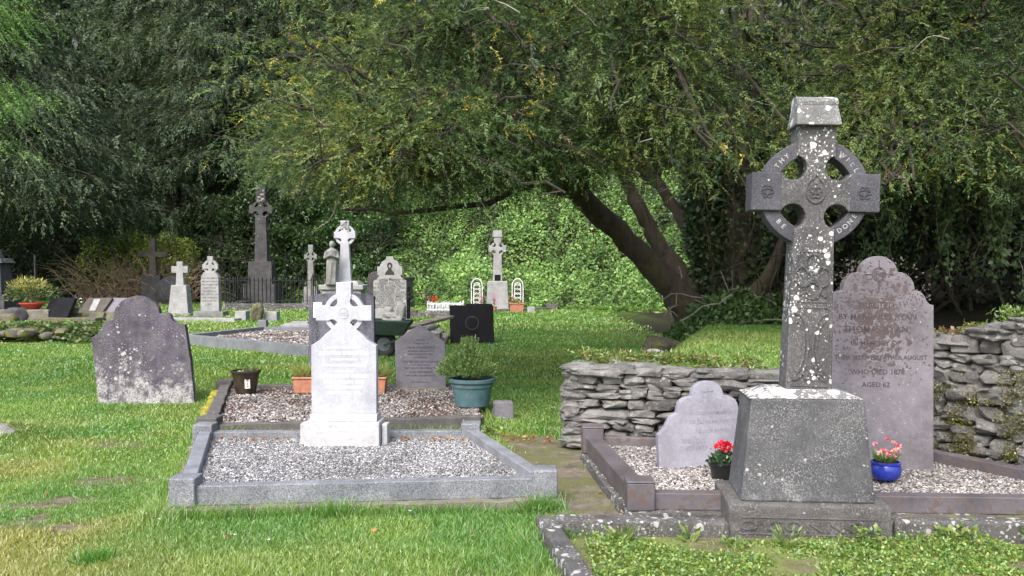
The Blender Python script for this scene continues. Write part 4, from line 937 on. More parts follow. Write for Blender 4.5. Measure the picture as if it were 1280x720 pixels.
# leaning dark slab, flowers, book stones
Y = 26; p = at(73, 383, Y); o = thing('grave_tablet', 'dark blank tablet propped at a slant beside the red bowl', 'grave tablet', (p.x, Y, .15), (R(-28), 0, R(-25)))
MB().box(-.62, .42, -.05, .05, -.15, .62).build('slab', M['black_pol'], o, bevel=.01); 
mo = MB().box(-.8, 1.0, -.35, .35, -.05, .14).build('mossy_kerb', M['mossy'], None, loc=(p.x+.3, Y-.1, 0), bevel=.02); tag(mo, 'moss covered kerb stone under the slanting dark tablet', 'kerb stone')
p = at(93, 372, 26.5); o = thing('flower_pot', 'small pot of lilac and white flowers right of the slanting dark tablet', 'plant pot', (p.x, 26.5, .25)); pot(o, .1, .13, .16, .01, M['concrete'], sides=12)
MB().box(-.15, .15, -.15, .15, -.3, 0).build('pedestal', M['mossy'], o); tuft(o, (0, 0, .15), 120, (.25, .2, .25), .07, .04, [(.06, .12, .03)], 'leaves'); tuft(o, (0, 0, .3), 16, (.28, .15, .20), .09, .08, [(.45, .25, .55), (.7, .65, .7)], 'flowers', mat=PETAL)
for i, (px, w_, lab, mt) in enumerate(((116, .50, 'brown book-shaped tablet with pale page edges, left of the two tilted tablets', M['brown_far']), (139, .62, 'grey-brown tilted blank tablet, right of the two before the bramble bush', M['slate']))):
    p = at(px, 380, 27); o = thing('grave_tablet', lab, 'grave tablet', (p.x, 27, .25), (R(-35), 0, R(-12)), group=None)
    m = MB().prof([[(-w_, -.05), (w_*.7, -.05), (w_, .50), (-w_*.7, .50)]], .07, 0, .01); m.build('slab', mt, o); 
    if i == 0: MB().box(-.12, .10, -.045, -.036, .02, .45).build('page', M['pale'], o)
    MB().box(-w_, w_, -.1, .3, -.4, -.051).build('block', M['mossy'], o)
A = gr(78, 398, 0).xy; B_ = gr(205, 400, 0).xy
kerbset('grave_kerb', 'pale low kerb strip with a square end block, left of the leaning lichened headstone', [A, B_], .30, .14, M['pale'], [A], .22, closed=False)
p = gr(105, 393, 0); o = MB().box(-.2, .2, -.2, .2, -.05, .34).build('kerb_post', M['mossy'], None, loc=(p.x, p.y, 0), bevel=.03); tag(o, 'mossy square post behind the pale low kerb strip at left', 'kerb stone')
p = gr(126, 397, 0); o = thing('plant', 'little pale green plant sprouting on the pale low kerb strip', 'plant', (p.x, p.y, .12)); tuft(o, (0, 0, 0), 60, (.22, .15, .12), .09, .05, [(.30, .34, .12)], 'leaves')
for i, px in enumerate((44,)):
    p = at(px, 345, 38); o = MB().tube([(0, 0, -.2), (0, 0, at(px, 318, 38).z-ha(p.x, 38))], .05, 8).build('fence_post', M['grey_far'], None, loc=(p.x, 38, ha(p.x, 38))); tag(o, 'thin grey metal fence post above the red bowl shrub', 'fence post')
# rocky border with ground ivy, left
bd = thing('rock_border', 'low tumbled stone border overgrown with ivy at the left edge of the grass', 'rock border', (-9.5, 19.5, 0)); m = MB()
for i in range(60):
    x_ = -13+i*.068+random.uniform(-.05, .05); y_ = 18.9+random.uniform(-.35, .5); sz_ = random.uniform(.12, .34); m.rock((x_, y_, .12+random.uniform(0, .12)), (sz_*1.3, sz_, sz_*.7), i, 2, .7, .35, random.uniform(0, 3))
m.build('stones', M['mossy'], bd, True, smooth=True)
n = 9000; X = RNG.uniform(-13.4, -8.4, n); Yy = 19.2+RNG.normal(0, .5, n); keep = fbm(X*1.2, Yy*1.2, 0, 6, 3) > .42; X, Yy = X[keep], Yy[keep]; n = len(X)
D = unit(rdir(n, -.1, .6)); V = diamonds(np.stack([X, Yy, .10+RNG.uniform(0, .30, n)*sstep(1.2, .2, abs(Yy-19.2))], 1), D, unit(np.cross(D, rdir(n))), RNG.uniform(.06, .13, n), .07)
pal = np.array([(.07, .14, .035), (.11, .18, .05), (.05, .09, .025), (.16, .13, .05)]); leafobj('ivy', V, pal[RNG.integers(0, 4, n)]*RNG.uniform(.7, 1.3, (n, 1)), LEAF_IVY, bd).location = (9.5, -19.5, 0)

# grey hummock of stone at the left edge
p = gr(8, 552, 0); o = MB().rock((0, 0, .05), (.42, .4, .22), 12, 3, .9, .3).build('half_buried_stone', M['rock'], None, loc=(p.x-.1, p.y, .0), smooth=True); tag(o, 'half buried grey stone in the turf at the left edge', 'stone')

# ------------------------------------------------------------------ RIGHT PLOT
P = rightP; c = center(quad(P)); rk = thing('grave_kerb', 'purple-grey slate kerb set on a stone footing around the slate headstones at right', 'grave kerb', (c.x, c.y, 0))
ft = MB()
for a, b in (('FL', 'FR'), ('BL', 'BR')): d = (P[b]-P[a]).normalized(); ft.bar(P[a]-d*.09, P[b]+d*.09, .20, -.05, .095, wob=.007)
for a, b in (('FL', 'BL'), ('FR', 'BR')): d = (P[b]-P[a]).normalized(); ft.bar(P[a]+d*.1, P[b]-d*.1, .20, -.05, .094, wob=.007)
ft.build('footing', M['kerb_old'], rk, True, .012)
for a, b, w_ in (('FL', 'FR', .10), ('FL', 'BL', .13), ('BL', 'BR', .08), ('FR', 'BR', .10)):
    d = (P[b]-P[a]).normalized(); MB().bar(P[a]+d*.06, P[b]-d*.06, w_, .0945, .225 if b != 'FR' else .20).build('rail', M['kerb_purple'], rk, True, .006)
for k in ('FL', 'BL'):
    p = P[k]; m = MB().box(-.085, .085, -.085, .085, 0, .17 if k == 'FL' else .20); m.box(-.088, .088, -.088, .088, .1703 if k == 'FL' else .2003, .185 if k == 'FL' else .215)
    m.v = [(x+p.x, y+p.y, z+.0945) for x, y, z in m.v]; m.build('corner_post', M['kerb_purple'], rk, True, .006)
gravel('gravel', [P['FL']+Vector((.05, .05)), P['FR']+Vector((-.05, .05)), P['BR']+Vector((-.05, -.04)), P['BL']+Vector((.05, -.04))], .15, 38000, .024, TANS, 'tan and white pebbles inside the purple slate kerb', .05, 1)
# small purple headstone
Y = 6.45; s = Y/F/5.54; p = at(815+390/5.54, 575, Y)
hf = [(0, 552), (28, 549), (50, 544), (74, 530), (92, 512), (104, 490), (111, 468), (113, 450), (145, 444), (175, 434), (194, 418), (208, 397), (216, 366), (220, 337), (248, 326), (264, 314), (278, 294), (290, 272), (312, 232), (352, 194), (360, 192), (356, -60)]
oo = [(-x*s, z*s) for x, z in hf[::-1]]+[(x*s, z*s) for x, z in hf[1:]]
o = thing('headstone', 'small pale lilac slate headstone with a scalloped top, before the low dry stone wall', 'headstone', (p.x, Y, .185), (R(-4), R(-1), R(5)))
MB().prof([oo[::-1]], .075, 0, .005).build('slab', M['purple'], o, smooth=True)
m = MB()
for t, z, sz_ in (('IN LOVING MEMORY', 330, .042), ('OF JOHN MORIARTY', 270, .042), ('TO OUR FATHER', 205, .04), ('SPENTUS', 140, .05), ('DIED 1917', 90, .05)): m.text(t, sz_*.9, (30 if z > 150 else -110)*s, z*s, -.038, .0008)
m.tube([(0, -.038, 430*s), (0, -.038, 500*s)], .003, 4); m.tube([(-35*s, -.038, 478*s), (35*s, -.038, 478*s)], .003, 4)
m.build('inscription', plain('worn_letters_lilac', (.19, .185, .22), .9), o)
# pits: dark lichen specks of the slab
def specks(parent, n, x0, x1, z0, z1, y, r0, r1, mat, name='lichen', center=None, seed=1):
    rn = random.Random(seed); m = MB()
    for i in range(n):
        if center: x_, z_ = rn.gauss(center[0], center[2]), rn.gauss(center[1], center[3])
        else: x_, z_ = rn.uniform(x0, x1), rn.uniform(z0, z1)
        if not (x0 < x_ < x1 and z0 < z_ < z1): continue
        r = rn.uniform(r0, r1)*(.6+.4*rn.random()); k = rn.randint(6, 9); e = rn.uniform(.6, 1.5)
        pts = [(x_+r*e*math.cos(2*PI*j/k)*rn.uniform(.6, 1.2), z_+r/e*math.sin(2*PI*j/k)*rn.uniform(.6, 1.2)) for j in range(k)]
        yy = y-.0005-.00004*(i % 20)
        m.add([(x_, yy-.0012, z_)]+[(a_, yy+.0012, b_) for a_, b_ in pts], [(0, j+1, (j+1) % k+1) for j in range(k)][::1])
    return m.build(name, mat, parent)
specks(o, 260, -.26, .26, .05, .55, -.0375, .002, .0065, plain('dark_lichen', (.12, .11, .13), .9), center=(.05, .30, .14, .17), seed=4)
# tall purple headstone
Y = 6.3; s = Y/F/4.97; p = at(1040+293/4.97, 580, Y)
hf = [(0, 1285), (24, 1283), (50, 1274), (75, 1258), (96, 1237), (110, 1212), (117, 1185), (145, 1182), (170, 1170), (195, 1148), (212, 1120), (220, 1080), (222, 1072), (250, 1064), (268, 1050), (282, 1030), (292, 1005), (310, 985), (335, 978), (333, -60)]
oo = [(-x*s, z*s) for x, z in hf[::-1]]+[(x*s, z*s) for x, z in hf[1:]]
o = thing('headstone', 'tallest purple slate headstone with a scalloped top and brown lichen, at right', 'headstone', (p.x, Y+.04, .205), (R(-1.5), 0, R(-3)))
MB().prof([oo[::-1]], .085, 0, .006).build('slab', M['purple_lichen'], o, smooth=True)
m = MB(); y = -.0435; ring(m, 40*s, 44*s, .004, 0, 1170*s, y, .0008, 32); ring(m, 33*s, 35*s, .003, 0, 1170*s, y, .0008, 32)
for a, b in (((-85, 1170), (-44, 1170)), ((44, 1170), (85, 1170)), ((0, 1214), (0, 1262)), ((0, 1060), (0, 1126))): m.tube([(a[0]*s, y, a[1]*s), (b[0]*s, y, b[1]*s)], .003, 4)
m.text('IHS', .05, 0, 1168*s, y)
for t, x_, z_, sz_ in (('ERECTED', -15, 975, .062), ('BY MARGARET RYAN', -10, 905, .058), ('THOMAS RYAN', -20, 825, .066), ('IN MEMORY OF', -20, 740, .050), ('THEIR BELOVED FATHER AUGUST', 10, 650, .043), ('WHO DIED 1878', -10, 560, .052), ('AGED 62', -20, 480, .05)): m.text(t, sz_, x_*s, z_*s, y, .0007)
m.build('inscription', plain('faint_cut_letters', (.055, .045, .05), .9), o)
bl = plain('brown_lichen', (.088, .066, .066), .95, 0, .2)
specks(o, 1700, -.36, .36, .55, 1.47, -.0425, .003, .013, bl, center=(-.04, 1.06, .22, .22), seed=5)
specks(o, 210, -.28, .26, .6, 1.40, -.0426, .010, .034, bl, 'lichen_patch', center=(-.01, 1.0, .085, .17), seed=9)
specks(o, 90, -.2, .34, .15, .75, -.0424, .002, .009, plain('cream_lichen', (.30, .28, .26), .9), 'pale_lichen', seed=6)
# pots with flowers
Y = 6.0; p = at(906, 590, Y); o = thing('flower_pot', 'black plastic pot of red cyclamen in front of the small lilac headstone', 'plant pot', (p.x, Y, .165)); pot(o, .085, .112, .115, .006, plain('black_plastic', (.012, .012, .013), .35), sides=28, rimh=.02); soil(o, .10, .09)
tuft(o, (0, 0, .10), 170, (.11, .10, .06), .045, .04, [(.03, .08, .03), (.06, .12, .05), (.16, .22, .13)], 'leaves', 0); stems(o, (.01, 0, .10), 12, .13, .07, .002, (.25, .08, .06))
def blooms(parent, pts, r, col, name, n=10):
    V = []; C_ = []
    for (x_, y_, z_) in pts:
        D = unit(rdir(n, -.3, 1)); P_ = np.array([[x_, y_, z_]])+D*r*.15; V.append(diamonds(P_, D, unit(np.cross(D, rdir(n))), r*RNG.uniform(.8, 1.2, n), r*.9)); C_.append(np.tile(col[RNG.integers(0, len(col))], (n, 1))*RNG.uniform(.7, 1.2, (n, 1)))
    return leafobj(name, np.vstack(V), np.vstack(C_), PETAL, parent)
blooms(o, [(-.05, 0, .21), (-.03, -.03, .235), (.01, -.01, .225), (.04, -.03, .205), (.075, 0, .20), (.095, -.02, .215), (-.02, -.04, .20), (.0, .03, .215)], .030, [(.75, .015, .05), (.65, .01, .03), (.8, .04, .08)], 'red_flowers', 14)
Y = 5.95; p = at(1107, 597, Y); o = thing('flower_pot', 'glossy cobalt blue round pot of pink carnations before the tallest purple headstone', 'plant pot', (p.x, Y, .165))
MB().lathe([(.05, 0), (.075, .005), (.098, .04), (.102, .07), (.094, .10), (.090, .105), (.098, .11), (.098, .122), (.086, .124), (.08, .10), (.01, .10)], sides=32).build('pot', plain('cobalt_glaze', (.012, .025, .24), .18, 0, .3, spec=.6, dirt=.12), o, smooth=True); soil(o, .08, .11)
n = 240; a = RNG.uniform(0, 2*PI, n); D = unit(np.stack([np.cos(a)*.6, np.sin(a)*.6, RNG.uniform(.4, 1.3, n)], 1)); leafobj('leaves', diamonds(np.stack([np.cos(a)*.04, np.sin(a)*.04, np.full(n, .115)], 1), D, unit(np.cross(D, rdir(n))), RNG.uniform(.05, .11, n), .007), np.tile([.13, .22, .07], (n, 1))*RNG.uniform(.6, 1.4, (n, 1)), LEAF, o)
blooms(o, [(-.075, -.01, .235), (.05, 0, .245), (.02, .02, .265), (-.03, -.03, .20), (.0, -.05, .19), (.035, -.05, .20), (-.055, -.04, .185), (.06, -.04, .205), (.075, -.02, .19), (-.01, -.05, .165), (.03, -.06, .16), (.085, 0, .225)], .021, [(.75, .28, .34), (.72, .2, .27), (.8, .42, .42)], 'pink_flowers', 14)

# ------------------------------------------------------------------ dry stone walls
def drywall(name, label, pts, tops, th=.42, seed=0, z0=0.05, hb=.068, fl=1.0, tl=.13):
    """pts: front face line; stones stacked on the front, the ends and the top over a core"""
    rn = random.Random(seed); t = thing(name, label, 'stone wall', (pts[0][0], pts[0][1], 0)); core = MB(); m = MB(); cap = MB()
    tot = 0
    for i in range(len(pts)-1):
        a, b = Vector(pts[i]), Vector(pts[i+1]); d = (b-a); L = d.length; d.normalize(); nb = Vector((-d.y, d.x)); ang = math.atan2(d.y, d.x)
        pa, pb = a+nb*.10+d*.05, b+nb*.10; qa, qb = a+nb*(th-.06)+d*.05, b+nb*(th-.06)
        core.prism([(p.x, p.y, -.1) for p in (pa, pb, qb, qa)], [(pa.x, pa.y, tops[i]-.07), (pb.x, pb.y, tops[i+1]-.07), (qb.x, qb.y, tops[i+1]-.07), (qa.x, qa.y, tops[i]-.07)])
        z = z0
        while True:
            h = hb*rn.uniform(.55, 1.35); u = -rn.uniform(0, .1)
            if z > max(tops[i], tops[i+1])-.05: break
            while u < L:
                l = rn.uniform(.12, .36)*(.6+h/hb*.5)*fl; top = tops[i]+(tops[i+1]-tops[i])*min(max((u+l/2)/L, 0), 1)
                if z+h*.6 < top:
                    hh = h*rn.uniform(.8, 1.25); pz = min(z+h/2, top-hh*.4); q = a+d*(u+l/2)+nb*(.09+rn.uniform(-.02, .03))
                    m.rock((q.x, q.y, pz+rn.uniform(-.012, .012)), (l*.98, .22, hh*.98), rn.randint(0, 9999), 2, .45, .42, ang+rn.uniform(-.2, .2), rn.uniform(-tl, tl), 1.9)
                u += l*.97
            z += h*.92
        u = 0
        while u < L:    # flat cap stones
            l = rn.uniform(.25, .5); top = tops[i]+(tops[i+1]-tops[i])*min(u/L, 1)
            for k in range(2):
                q = a+d*(u+l/2)+nb*(.10+k*.21+rn.uniform(-.03, .03)); cap.rock((q.x, q.y, top-.03+rn.uniform(-.035, .03)), (l*1.1, .27, rn.uniform(.05, .10)), rn.randint(0, 9999), 3, .5, .5, ang+rn.uniform(-.2, .2), rn.uniform(-.05, .05))
            u += l
    # left end face
    a, b = Vector(pts[0]), Vector(pts[1]); d = (b-a).normalized(); nb = Vector((-d.y, d.x)); z = z0
    while z < tops[0]-.03:
        h = hb*rn.uniform(.6, 1.3); u = 0
        while u < th: l = rn.uniform(.14, .28); q = a+nb*(u+l/2)+d*.03; m.rock((q.x+rn.uniform(-.02, .02), q.y, z+h/2), (.24, l*1.05, h*1.1), rn.randint(0, 9999), 3, .5, .3, math.atan2(d.y, d.x)+rn.uniform(-.1, .1), rn.uniform(-.1, .1)); u += l
        z += h*.92
    core.build('core', M['wall_core'], t, True); m.build('stones', M['wall'], t, True); cap.build('cap_stones', M['wall'], t, True); return t
drywall('dry_stone_wall', 'low dry stone wall of thin grey stones behind the small lilac headstone', [(.50, 7.62), (1.6, 7.25), (3.15, 6.90)], [.76, .745, .70], seed=3)
w2 = drywall('dry_stone_wall', 'taller rough dry stone wall at the right edge, plants growing on its top', [(3.22, 6.88), (3.62, 6.25), (4.6, 5.2)], [1.05, 1.24, 1.3], .5, seed=8, hb=.095, fl=.62, tl=.38)
# render lumps of lime mortar on the taller wall, moss pads
def along(pts, t):
    L = [(Vector(pts[i+1])-Vector(pts[i])).length for i in range(len(pts)-1)]; T = t*sum(L)
    for i, l in enumerate(L):
        if T <= l or i == len(L)-1: return Vector(pts[i]).lerp(Vector(pts[i+1]), T/l)
        T -= l
def wallplants(name, label, pts, tops, n, off, pal, L, W, h, seed, dens=.5, cat='wall plant', t0=0, t1=1, mat=None):
    o = thing(name, label, cat, (pts[0][0], pts[0][1], 0)); T = RNG.uniform(t0, t1, n); P_ = np.array([along(pts, t)[:] for t in T]); z = np.interp(T, np.linspace(0, 1, len(tops)), tops)
    k = fbm(T*14+seed, T*0, 0, seed, 3); keep = k > 1-dens-.2; P_ = P_[keep]; z = z[keep]; k = k[keep]; m = len(z)
    P_ = P_+RNG.normal(0, .06, (m, 2))+np.array(off); Z = z+RNG.uniform(0, h, m)*np.clip((k-.4)*4, .1, 1); D = unit(rdir(m, -.2, 1)); pal = np.array(pal)
    leafobj('leaves', diamonds(np.column_stack([P_, Z])-np.array([pts[0][0], pts[0][1], 0]), D, unit(np.cross(D, rdir(m))), L*RNG.uniform(.6, 1.3, m), W), pal[RNG.integers(0, len(pal), m)]*RNG.uniform(.7, 1.3, (m, 1)), mat or LEAF, o); return o
GRN = [(.13, .22, .05), (.20, .28, .06), (.09, .16, .04), (.26, .30, .08)]
wallplants('wall_plant', 'pale green feathery plants crowning the taller right wall', [(3.42, 6.65), (3.85, 6.15), (4.8, 5.15)], [1.10, 1.27, 1.32], 8000, (.12, .05), GRN, .04, .014, .17, 3, .75)
wallplants('wall_plant', 'russet leaved creeper on the corner of the taller right wall', [(3.22, 6.95), (3.5, 6.55)], [1.06, 1.15], 170, (.08, 0), [(.17, .08, .04), (.22, .12, .05), (.12, .14, .04)], .04, .03, .04, 5, .9)
wallplants('wall_plant', 'bright green weeds and red stalks along the top of the low wall', [(.62, 7.95), (2.1, 7.40)], [.75, .74], 3200, (.02, .10), GRN+GRN+[(.30, .10, .06)], .05, .014, .10, 7, .6)
st_ = thing('wall_plant', 'upright single stalk plant standing tallest on the right wall', 'wall plant', (3.86, 6.22, 1.25)); stems(st_, (0, 0, 0), 3, .26, .03, .004, (.14, .16, .05)); tuft(st_, (0, 0, .12), 70, (.03, .03, .16), .035, .009, GRN, 'leaves')
fe = thing('moss', 'yellow-green moss pads growing low on the face of the taller right wall', 'moss', (3.3, 6.7, 0)); n = 16000; T = RNG.uniform(.02, .8, n); Zm = .12+RNG.uniform(0, 1, n)**1.6*.75; kk = fbm(T*16, Zm*8, 0, 91, 4); kp = kk > .53+.12*(Zm-.1); T, Zm = T[kp], Zm[kp]; n = len(T)
Q = np.array([along([(3.22, 6.88), (3.62, 6.25), (4.6, 5.2)], t)[:] for t in T]); D = unit(rdir(n)+np.array([-.6, -.6, .4])); pal = np.array([(.15, .16, .03), (.10, .12, .03), (.20, .20, .05), (.12, .09, .04)])
leafobj('moss_growth', diamonds(np.column_stack([Q[:, 0]-.035+RNG.normal(0, .02, n)-3.3, Q[:, 1]-.035+RNG.normal(0, .02, n)-6.7, Zm]), D, unit(np.cross(D, rdir(n))), .018, .014), pal[RNG.integers(0, 4, n)]*RNG.uniform(.7, 1.3, (n, 1)), LEAF, fe)
# white stones on top of the low wall, rocks on the bank
for i, (px, py, Y, sz_, lab) in enumerate(((818, 447, 8.3, (.20, .14, .15), 'whitish stone standing on the grass just behind the low wall'), (782, 455, 7.95, (.32, .2, .09), 'flat pale stone lying on the left part of the low wall top'), (815, 466, 7.7, (.2, .12, .07), 'small flat pale stone at the edge of the low wall top'), (826, 435, 12.2, (.55, .4, .28), 'large flat grey rock half buried where the bank meets the tree roots'))):
    p = at(px, py, Y); o = MB().rock((0, 0, 0), sz_, 90+i, 3, .6, .3, .3, .15).build('stone', M['rock'] if i < 3 else M['mossy'], None, loc=(p.x, Y, p.z)); tag(o, lab, 'stone')
p = at(812, 413, 14.5); o = MB().rock((0, 0, 0), (.12, .08, .10), 3, 2, .8, .3).build('litter', M['letter_white'], None, loc=(p.x, 14.5, ha(p.x, 14.5)+.04)); tag(o, 'small crumpled white litter on the dark grass near the tree roots', 'litter')

# ------------------------------------------------------------------ MAIN CELTIC CROSS
X0 = (1013.5-640)/F*5.07; mc = thing('celtic_cross', 'tallest nearest ringed limestone cross on a tapered pedestal, spotted with white lichen', 'celtic cross', (X0+.035, 5.07+.30, 0), (0, 0, R(-5)))
MB().box(-.468, .468, -.30, .30, -.08, .222, .004, .004).build('base_block', M['base'], mc, bevel=.014)
m = MB(); m.prof([[(-.40, .045), (.40, .045), (.40, .15), (-.40, .15)], [(-.392, .053), (-.392, .142), (.392, .142), (.392, .053)]], .008, -.298, .002)
m.text("O'CONNOR", .088, 0, .097, -.299, .006, 1.7); m.build('carved_letters', M['base'], mc)
ped = MB(); ped.prism([(-.385, -.235, .2225), (.385, -.235, .2225), (.385, .235, .2225), (-.385, .235, .2225)], [(-.320, -.19, .825), (.335, -.19, .825), (.335, .19, .825), (-.320, .19, .825)]); ped.build('pedestal', M['pedestal'], mc, bevel=.012)
m = MB(); m.prism([(-.333, -.188, .8255), (.333, -.188, .8255), (.333, .188, .8255), (-.333, .188, .8255)], [(-.19, -.12, .872), (.19, -.12, .872), (.19, .12, .872), (-.19, .12, .872)]); m.build('pedestal_top', M['cross_top'], mc, bevel=.006)
Mx = M['cross']; s = 5.35/F; cz = 2.053
sh = thing('x', 'x', 'x'); bpy.data.objects.remove(sh)
m = MB(); m.prof([cross_outline(76*s, 23*s, 23*s, 24*s, .405, 1.185, 26.5*s, 30*s, 15.5*s, 28*s)], .20, 0, .007, 0, cz); cr_ = m.build('cross', Mx, mc, smooth=True)
lean = R(1.5); cr_.rotation_euler = (0, lean, 0)
cr_.location = (-.87*math.tan(lean)+.034, 0, 0)
for sx in (-1, 1): MB().box(sx*59*s-18*s, sx*59*s+18*s, -.1025, .1025, cz-23.3*s, cz+23.3*s).build('arm_block', M['cross_arm'], cr_, bevel=.006)
m = MB(); ring(m, 47.5*s, 66*s, .155, 0, cz, 0, .006, 72); m.build('cross_ring', M['cross_arm'], cr_, smooth=True)
# gabled cap
m = MB(); z0 = cz+.395; w = 26.5*s
m.prism([(-w-.004, -.145, z0), (w+.004, -.145, z0), (w+.004, .145, z0), (-w-.004, .145, z0)], [(-w+.012, -.095, z0+.125), (w-.012, -.095, z0+.125), (w-.012, .095, z0+.125), (-w+.012, .095, z0+.125)])
m.build('cap', M['cross_top'], cr_, bevel=.01); m = MB(); m.tube([(-w+.008, 0, z0+.135), (w-.008, 0, z0+.135)], .052, 14); m.v = [(x, y*1.75, z) for x, y, z in m.v]; m.build('cap_ridge', M['cross_top'], cr_, smooth=True, bevel=.004)
m = MB(); y = -.1005
def frame(m, x0, x1, z0, z1, t, y): m.prof([[(x0, z0), (x1, z0), (x1, z1), (x0, z1)], [(x0+t, z0+t), (x0+t, z1-t), (x1-t, z1-t), (x1-t, z0+t)]], .008, y, .0015)
frame(m, -.10, .10, cz-.66, cz-.35, .010, y); frame(m, -.108, .108, cz-1.165, cz-.685, .010, y)
def rope(m, pts, r=.009): m.tube([(a, y, b) for a, b in pts], r, 6)
cc = cz-.505
for k in range(4):
    a0 = k*PI/2; rope(m, [(.055*math.cos(a0)+.048*math.cos(t), cc+.075*math.sin(a0)+.06*math.sin(t)) for t in np.linspace(0, 2*PI, 15)])
rope(m, [(.03*math.cos(t), cc+.035*math.sin(t)) for t in np.linspace(0, 2*PI, 13)]); rope(m, [(-.07, cc-.11), (-.03, cc-.09), (0, cc-.14), (.04, cc-.095), (.08, cc-.12)])
cc = cz-.925
for sx in (-1, 1):
    rope(m, [(sx*(.10-.085*math.sin(t)**.8), cc+.20*math.cos(t)*1.0) for t in np.linspace(.01, PI-.01, 14)]); rope(m, [(sx*(.085-.05*math.sin(t)), cc+.15*math.cos(t)) for t in np.linspace(0, PI, 12)])
    rope(m, [(sx*.015, cc-.14), (sx*.02, cc), (sx*.015, cc+.14)], .006)
    rope(m, [(sx*.10, cc-.20), (sx*.05, cc-.13), (sx*.02, cc-.20)])
m.build('carved_panel', Mx, cr_)
m = MB(); y = -.1055
for sx in (-1, 1):
    for k in range(6): a0 = k*PI/3; m.tube([(sx*58*s+.026*math.cos(a0)+.011*math.cos(t), y, cz+.028*math.sin(a0)+.011*math.sin(t)) for t in np.linspace(0, 2*PI, 9)], .0035, 4)
m.build('arm_rosette', M['cross_arm'], cr_)
m = MB(); y = -.101
m.tube([(.055*math.cos(t), y, cz+.01+.075*math.sin(t)+ (.02 if abs(t-PI/2) < .3 else 0)) for t in np.linspace(0, 2*PI, 21)], .007, 6)
for k in range(5): a0 = PI/2+k*2*PI/5; m.tube([(.022*math.cos(a0)+.014*math.cos(t), y, cz+.005+.03*math.sin(a0)+.014*math.sin(t)) for t in np.linspace(0, 2*PI, 9)], .006, 5)
m.build('carved_heart', Mx, cr_)
m = MB()
for wd, ang in (('THY', 137), ('WILL', 43), ('BE', 225), ('DONE', 317)):
    top = ang < 180; nC = len(wd)
    for i, ch in enumerate(wd):
        da = (i-(nC-1)/2)*8.5*(-1 if top else 1); a0 = R(ang+da); rr = 56*s
        m.text(ch, .040, rr*math.cos(a0), cz+rr*math.sin(a0), -.0785, .0014, 1, a0-PI/2 if top else a0+PI/2)
m.build('inscription', plain('pale_cut_letters', (.30, .30, .30), .9), cr_)

# ------------------------------------------------------------------ foreground kerb with ground cover
fk = thing('grave_kerb', 'dark lichened kerb of the weedy plot in the right foreground', 'grave kerb', (1.5, 4.9, 0))
c1 = Vector((.20, 5.22)); c0 = Vector((.36, 4.05)); MB().bar(c1, c0, .115, -.05, .125, wob=.007).build('rail', M['kerb_old'], fk, True, .015)
MB().bar(c1+Vector((.06, .0)), (1.27, 5.13), .12, -.05, .1215, wob=.007).build('rail', M['kerb_old'], fk, True, .015); MB().bar((2.24, 5.16), (3.6, 5.13), .11, -.05, .118, wob=.007).build('rail', M['kerb_old'], fk, True, .015)
MB().bar((2.24, 5.27), (3.9, 5.24), .14, -.05, .10).build('moss_strip', M['mossy'], fk, True, .02)
n = 38000; X = RNG.uniform(.42, 3.6, n); Yy = RNG.uniform(4.0, 5.05, n)
k = fbm(X*2.6, Yy*2.6, 0, 41, 4); kp = (k > .37) & ~((X > 1.26) & (X < 2.2) & (Yy > 4.98)); X, Yy, k = X[kp], Yy[kp], k[kp]; n = len(X)
D = unit(rdir(n, 0, .9)); pal = np.array([(.17, .28, .05), (.23, .32, .06), (.12, .23, .04), (.28, .31, .07), (.09, .18, .035)])
o = leafobj('ground_cover', diamonds(np.stack([X, Yy, .02+RNG.uniform(0, .055, n)*sstep(.38, .6, k)], 1), D, unit(np.cross(D, rdir(n))), RNG.uniform(.010, .028, n), RNG.uniform(.006, .018, n)), pal[RNG.integers(0, 5, n)]*RNG.uniform(.7, 1.3, (n, 1)), LEAF); tag(o, 'yellow-green creeping ground cover filling the right foreground plot', 'ground cover', kind='stuff')
def weed(x, y, r, n, L, W, lab, pal=GRN, h=.12, z=.02):
    o = thing('weed', lab, 'weed', (x, y, z)); P_ = np.zeros((n, 3)); a = RNG.uniform(0, 2*PI, n); D = unit(np.stack([np.cos(a), np.sin(a), RNG.uniform(.2, 1.4, n)], 1)); P_ += D*RNG.uniform(0, r, (n, 1)); P_[:, 2] *= h/r
    pal = np.array(pal); leafobj('leaves', diamonds(P_, D, unit(np.cross(D, rdir(n))), L*RNG.uniform(.5, 1.2, n), W*RNG.uniform(.7, 1.2, n)), pal[RNG.integers(0, len(pal), n)]*RNG.uniform(.8, 1.2, (n, 1)), LEAF, o)
weed(.62, 4.98, .10, 110, .055, .02, 'bright green leafy weed against the kerb left of the tall ringed cross'); weed(1.02, 5.0, .05, 26, .08, .022, 'small upright green weed midway between the leafy weed and the tall ringed cross', h=.08)
weed(1.55, 4.93, .10, 60, .07, .012, 'grassy weed at the front foot of the tall ringed cross'); weed(2.02, 4.93, .10, 120, .03, .026, 'clover-like weed with round leaves at the right front foot of the tall ringed cross', h=.15)
weed(2.55, 5.0, .13, 130, .04, .03, 'bushy green weed right of the tall ringed cross base', h=.12); weed(3.05, 5.0, .1, 60, .06, .025, 'broad leaved weed at the right end of the foreground kerb', h=.13)
weed(1.25, 4.9, .09, 90, .03, .026, 'round leaved weed at the left foot of the tall ringed cross', h=.08)
weed(-.55, 10.8, .2, 300, .05, .04, 'leafy green weed between the white headstone and the small pointed headstone', [(.09, .20, .04), (.12, .24, .05)], h=.25) 
weed(gr(620, 498).x, 8.4, .1, 60, .05, .04, 'leafy weed at the end of the path by the stone stump', h=.06)
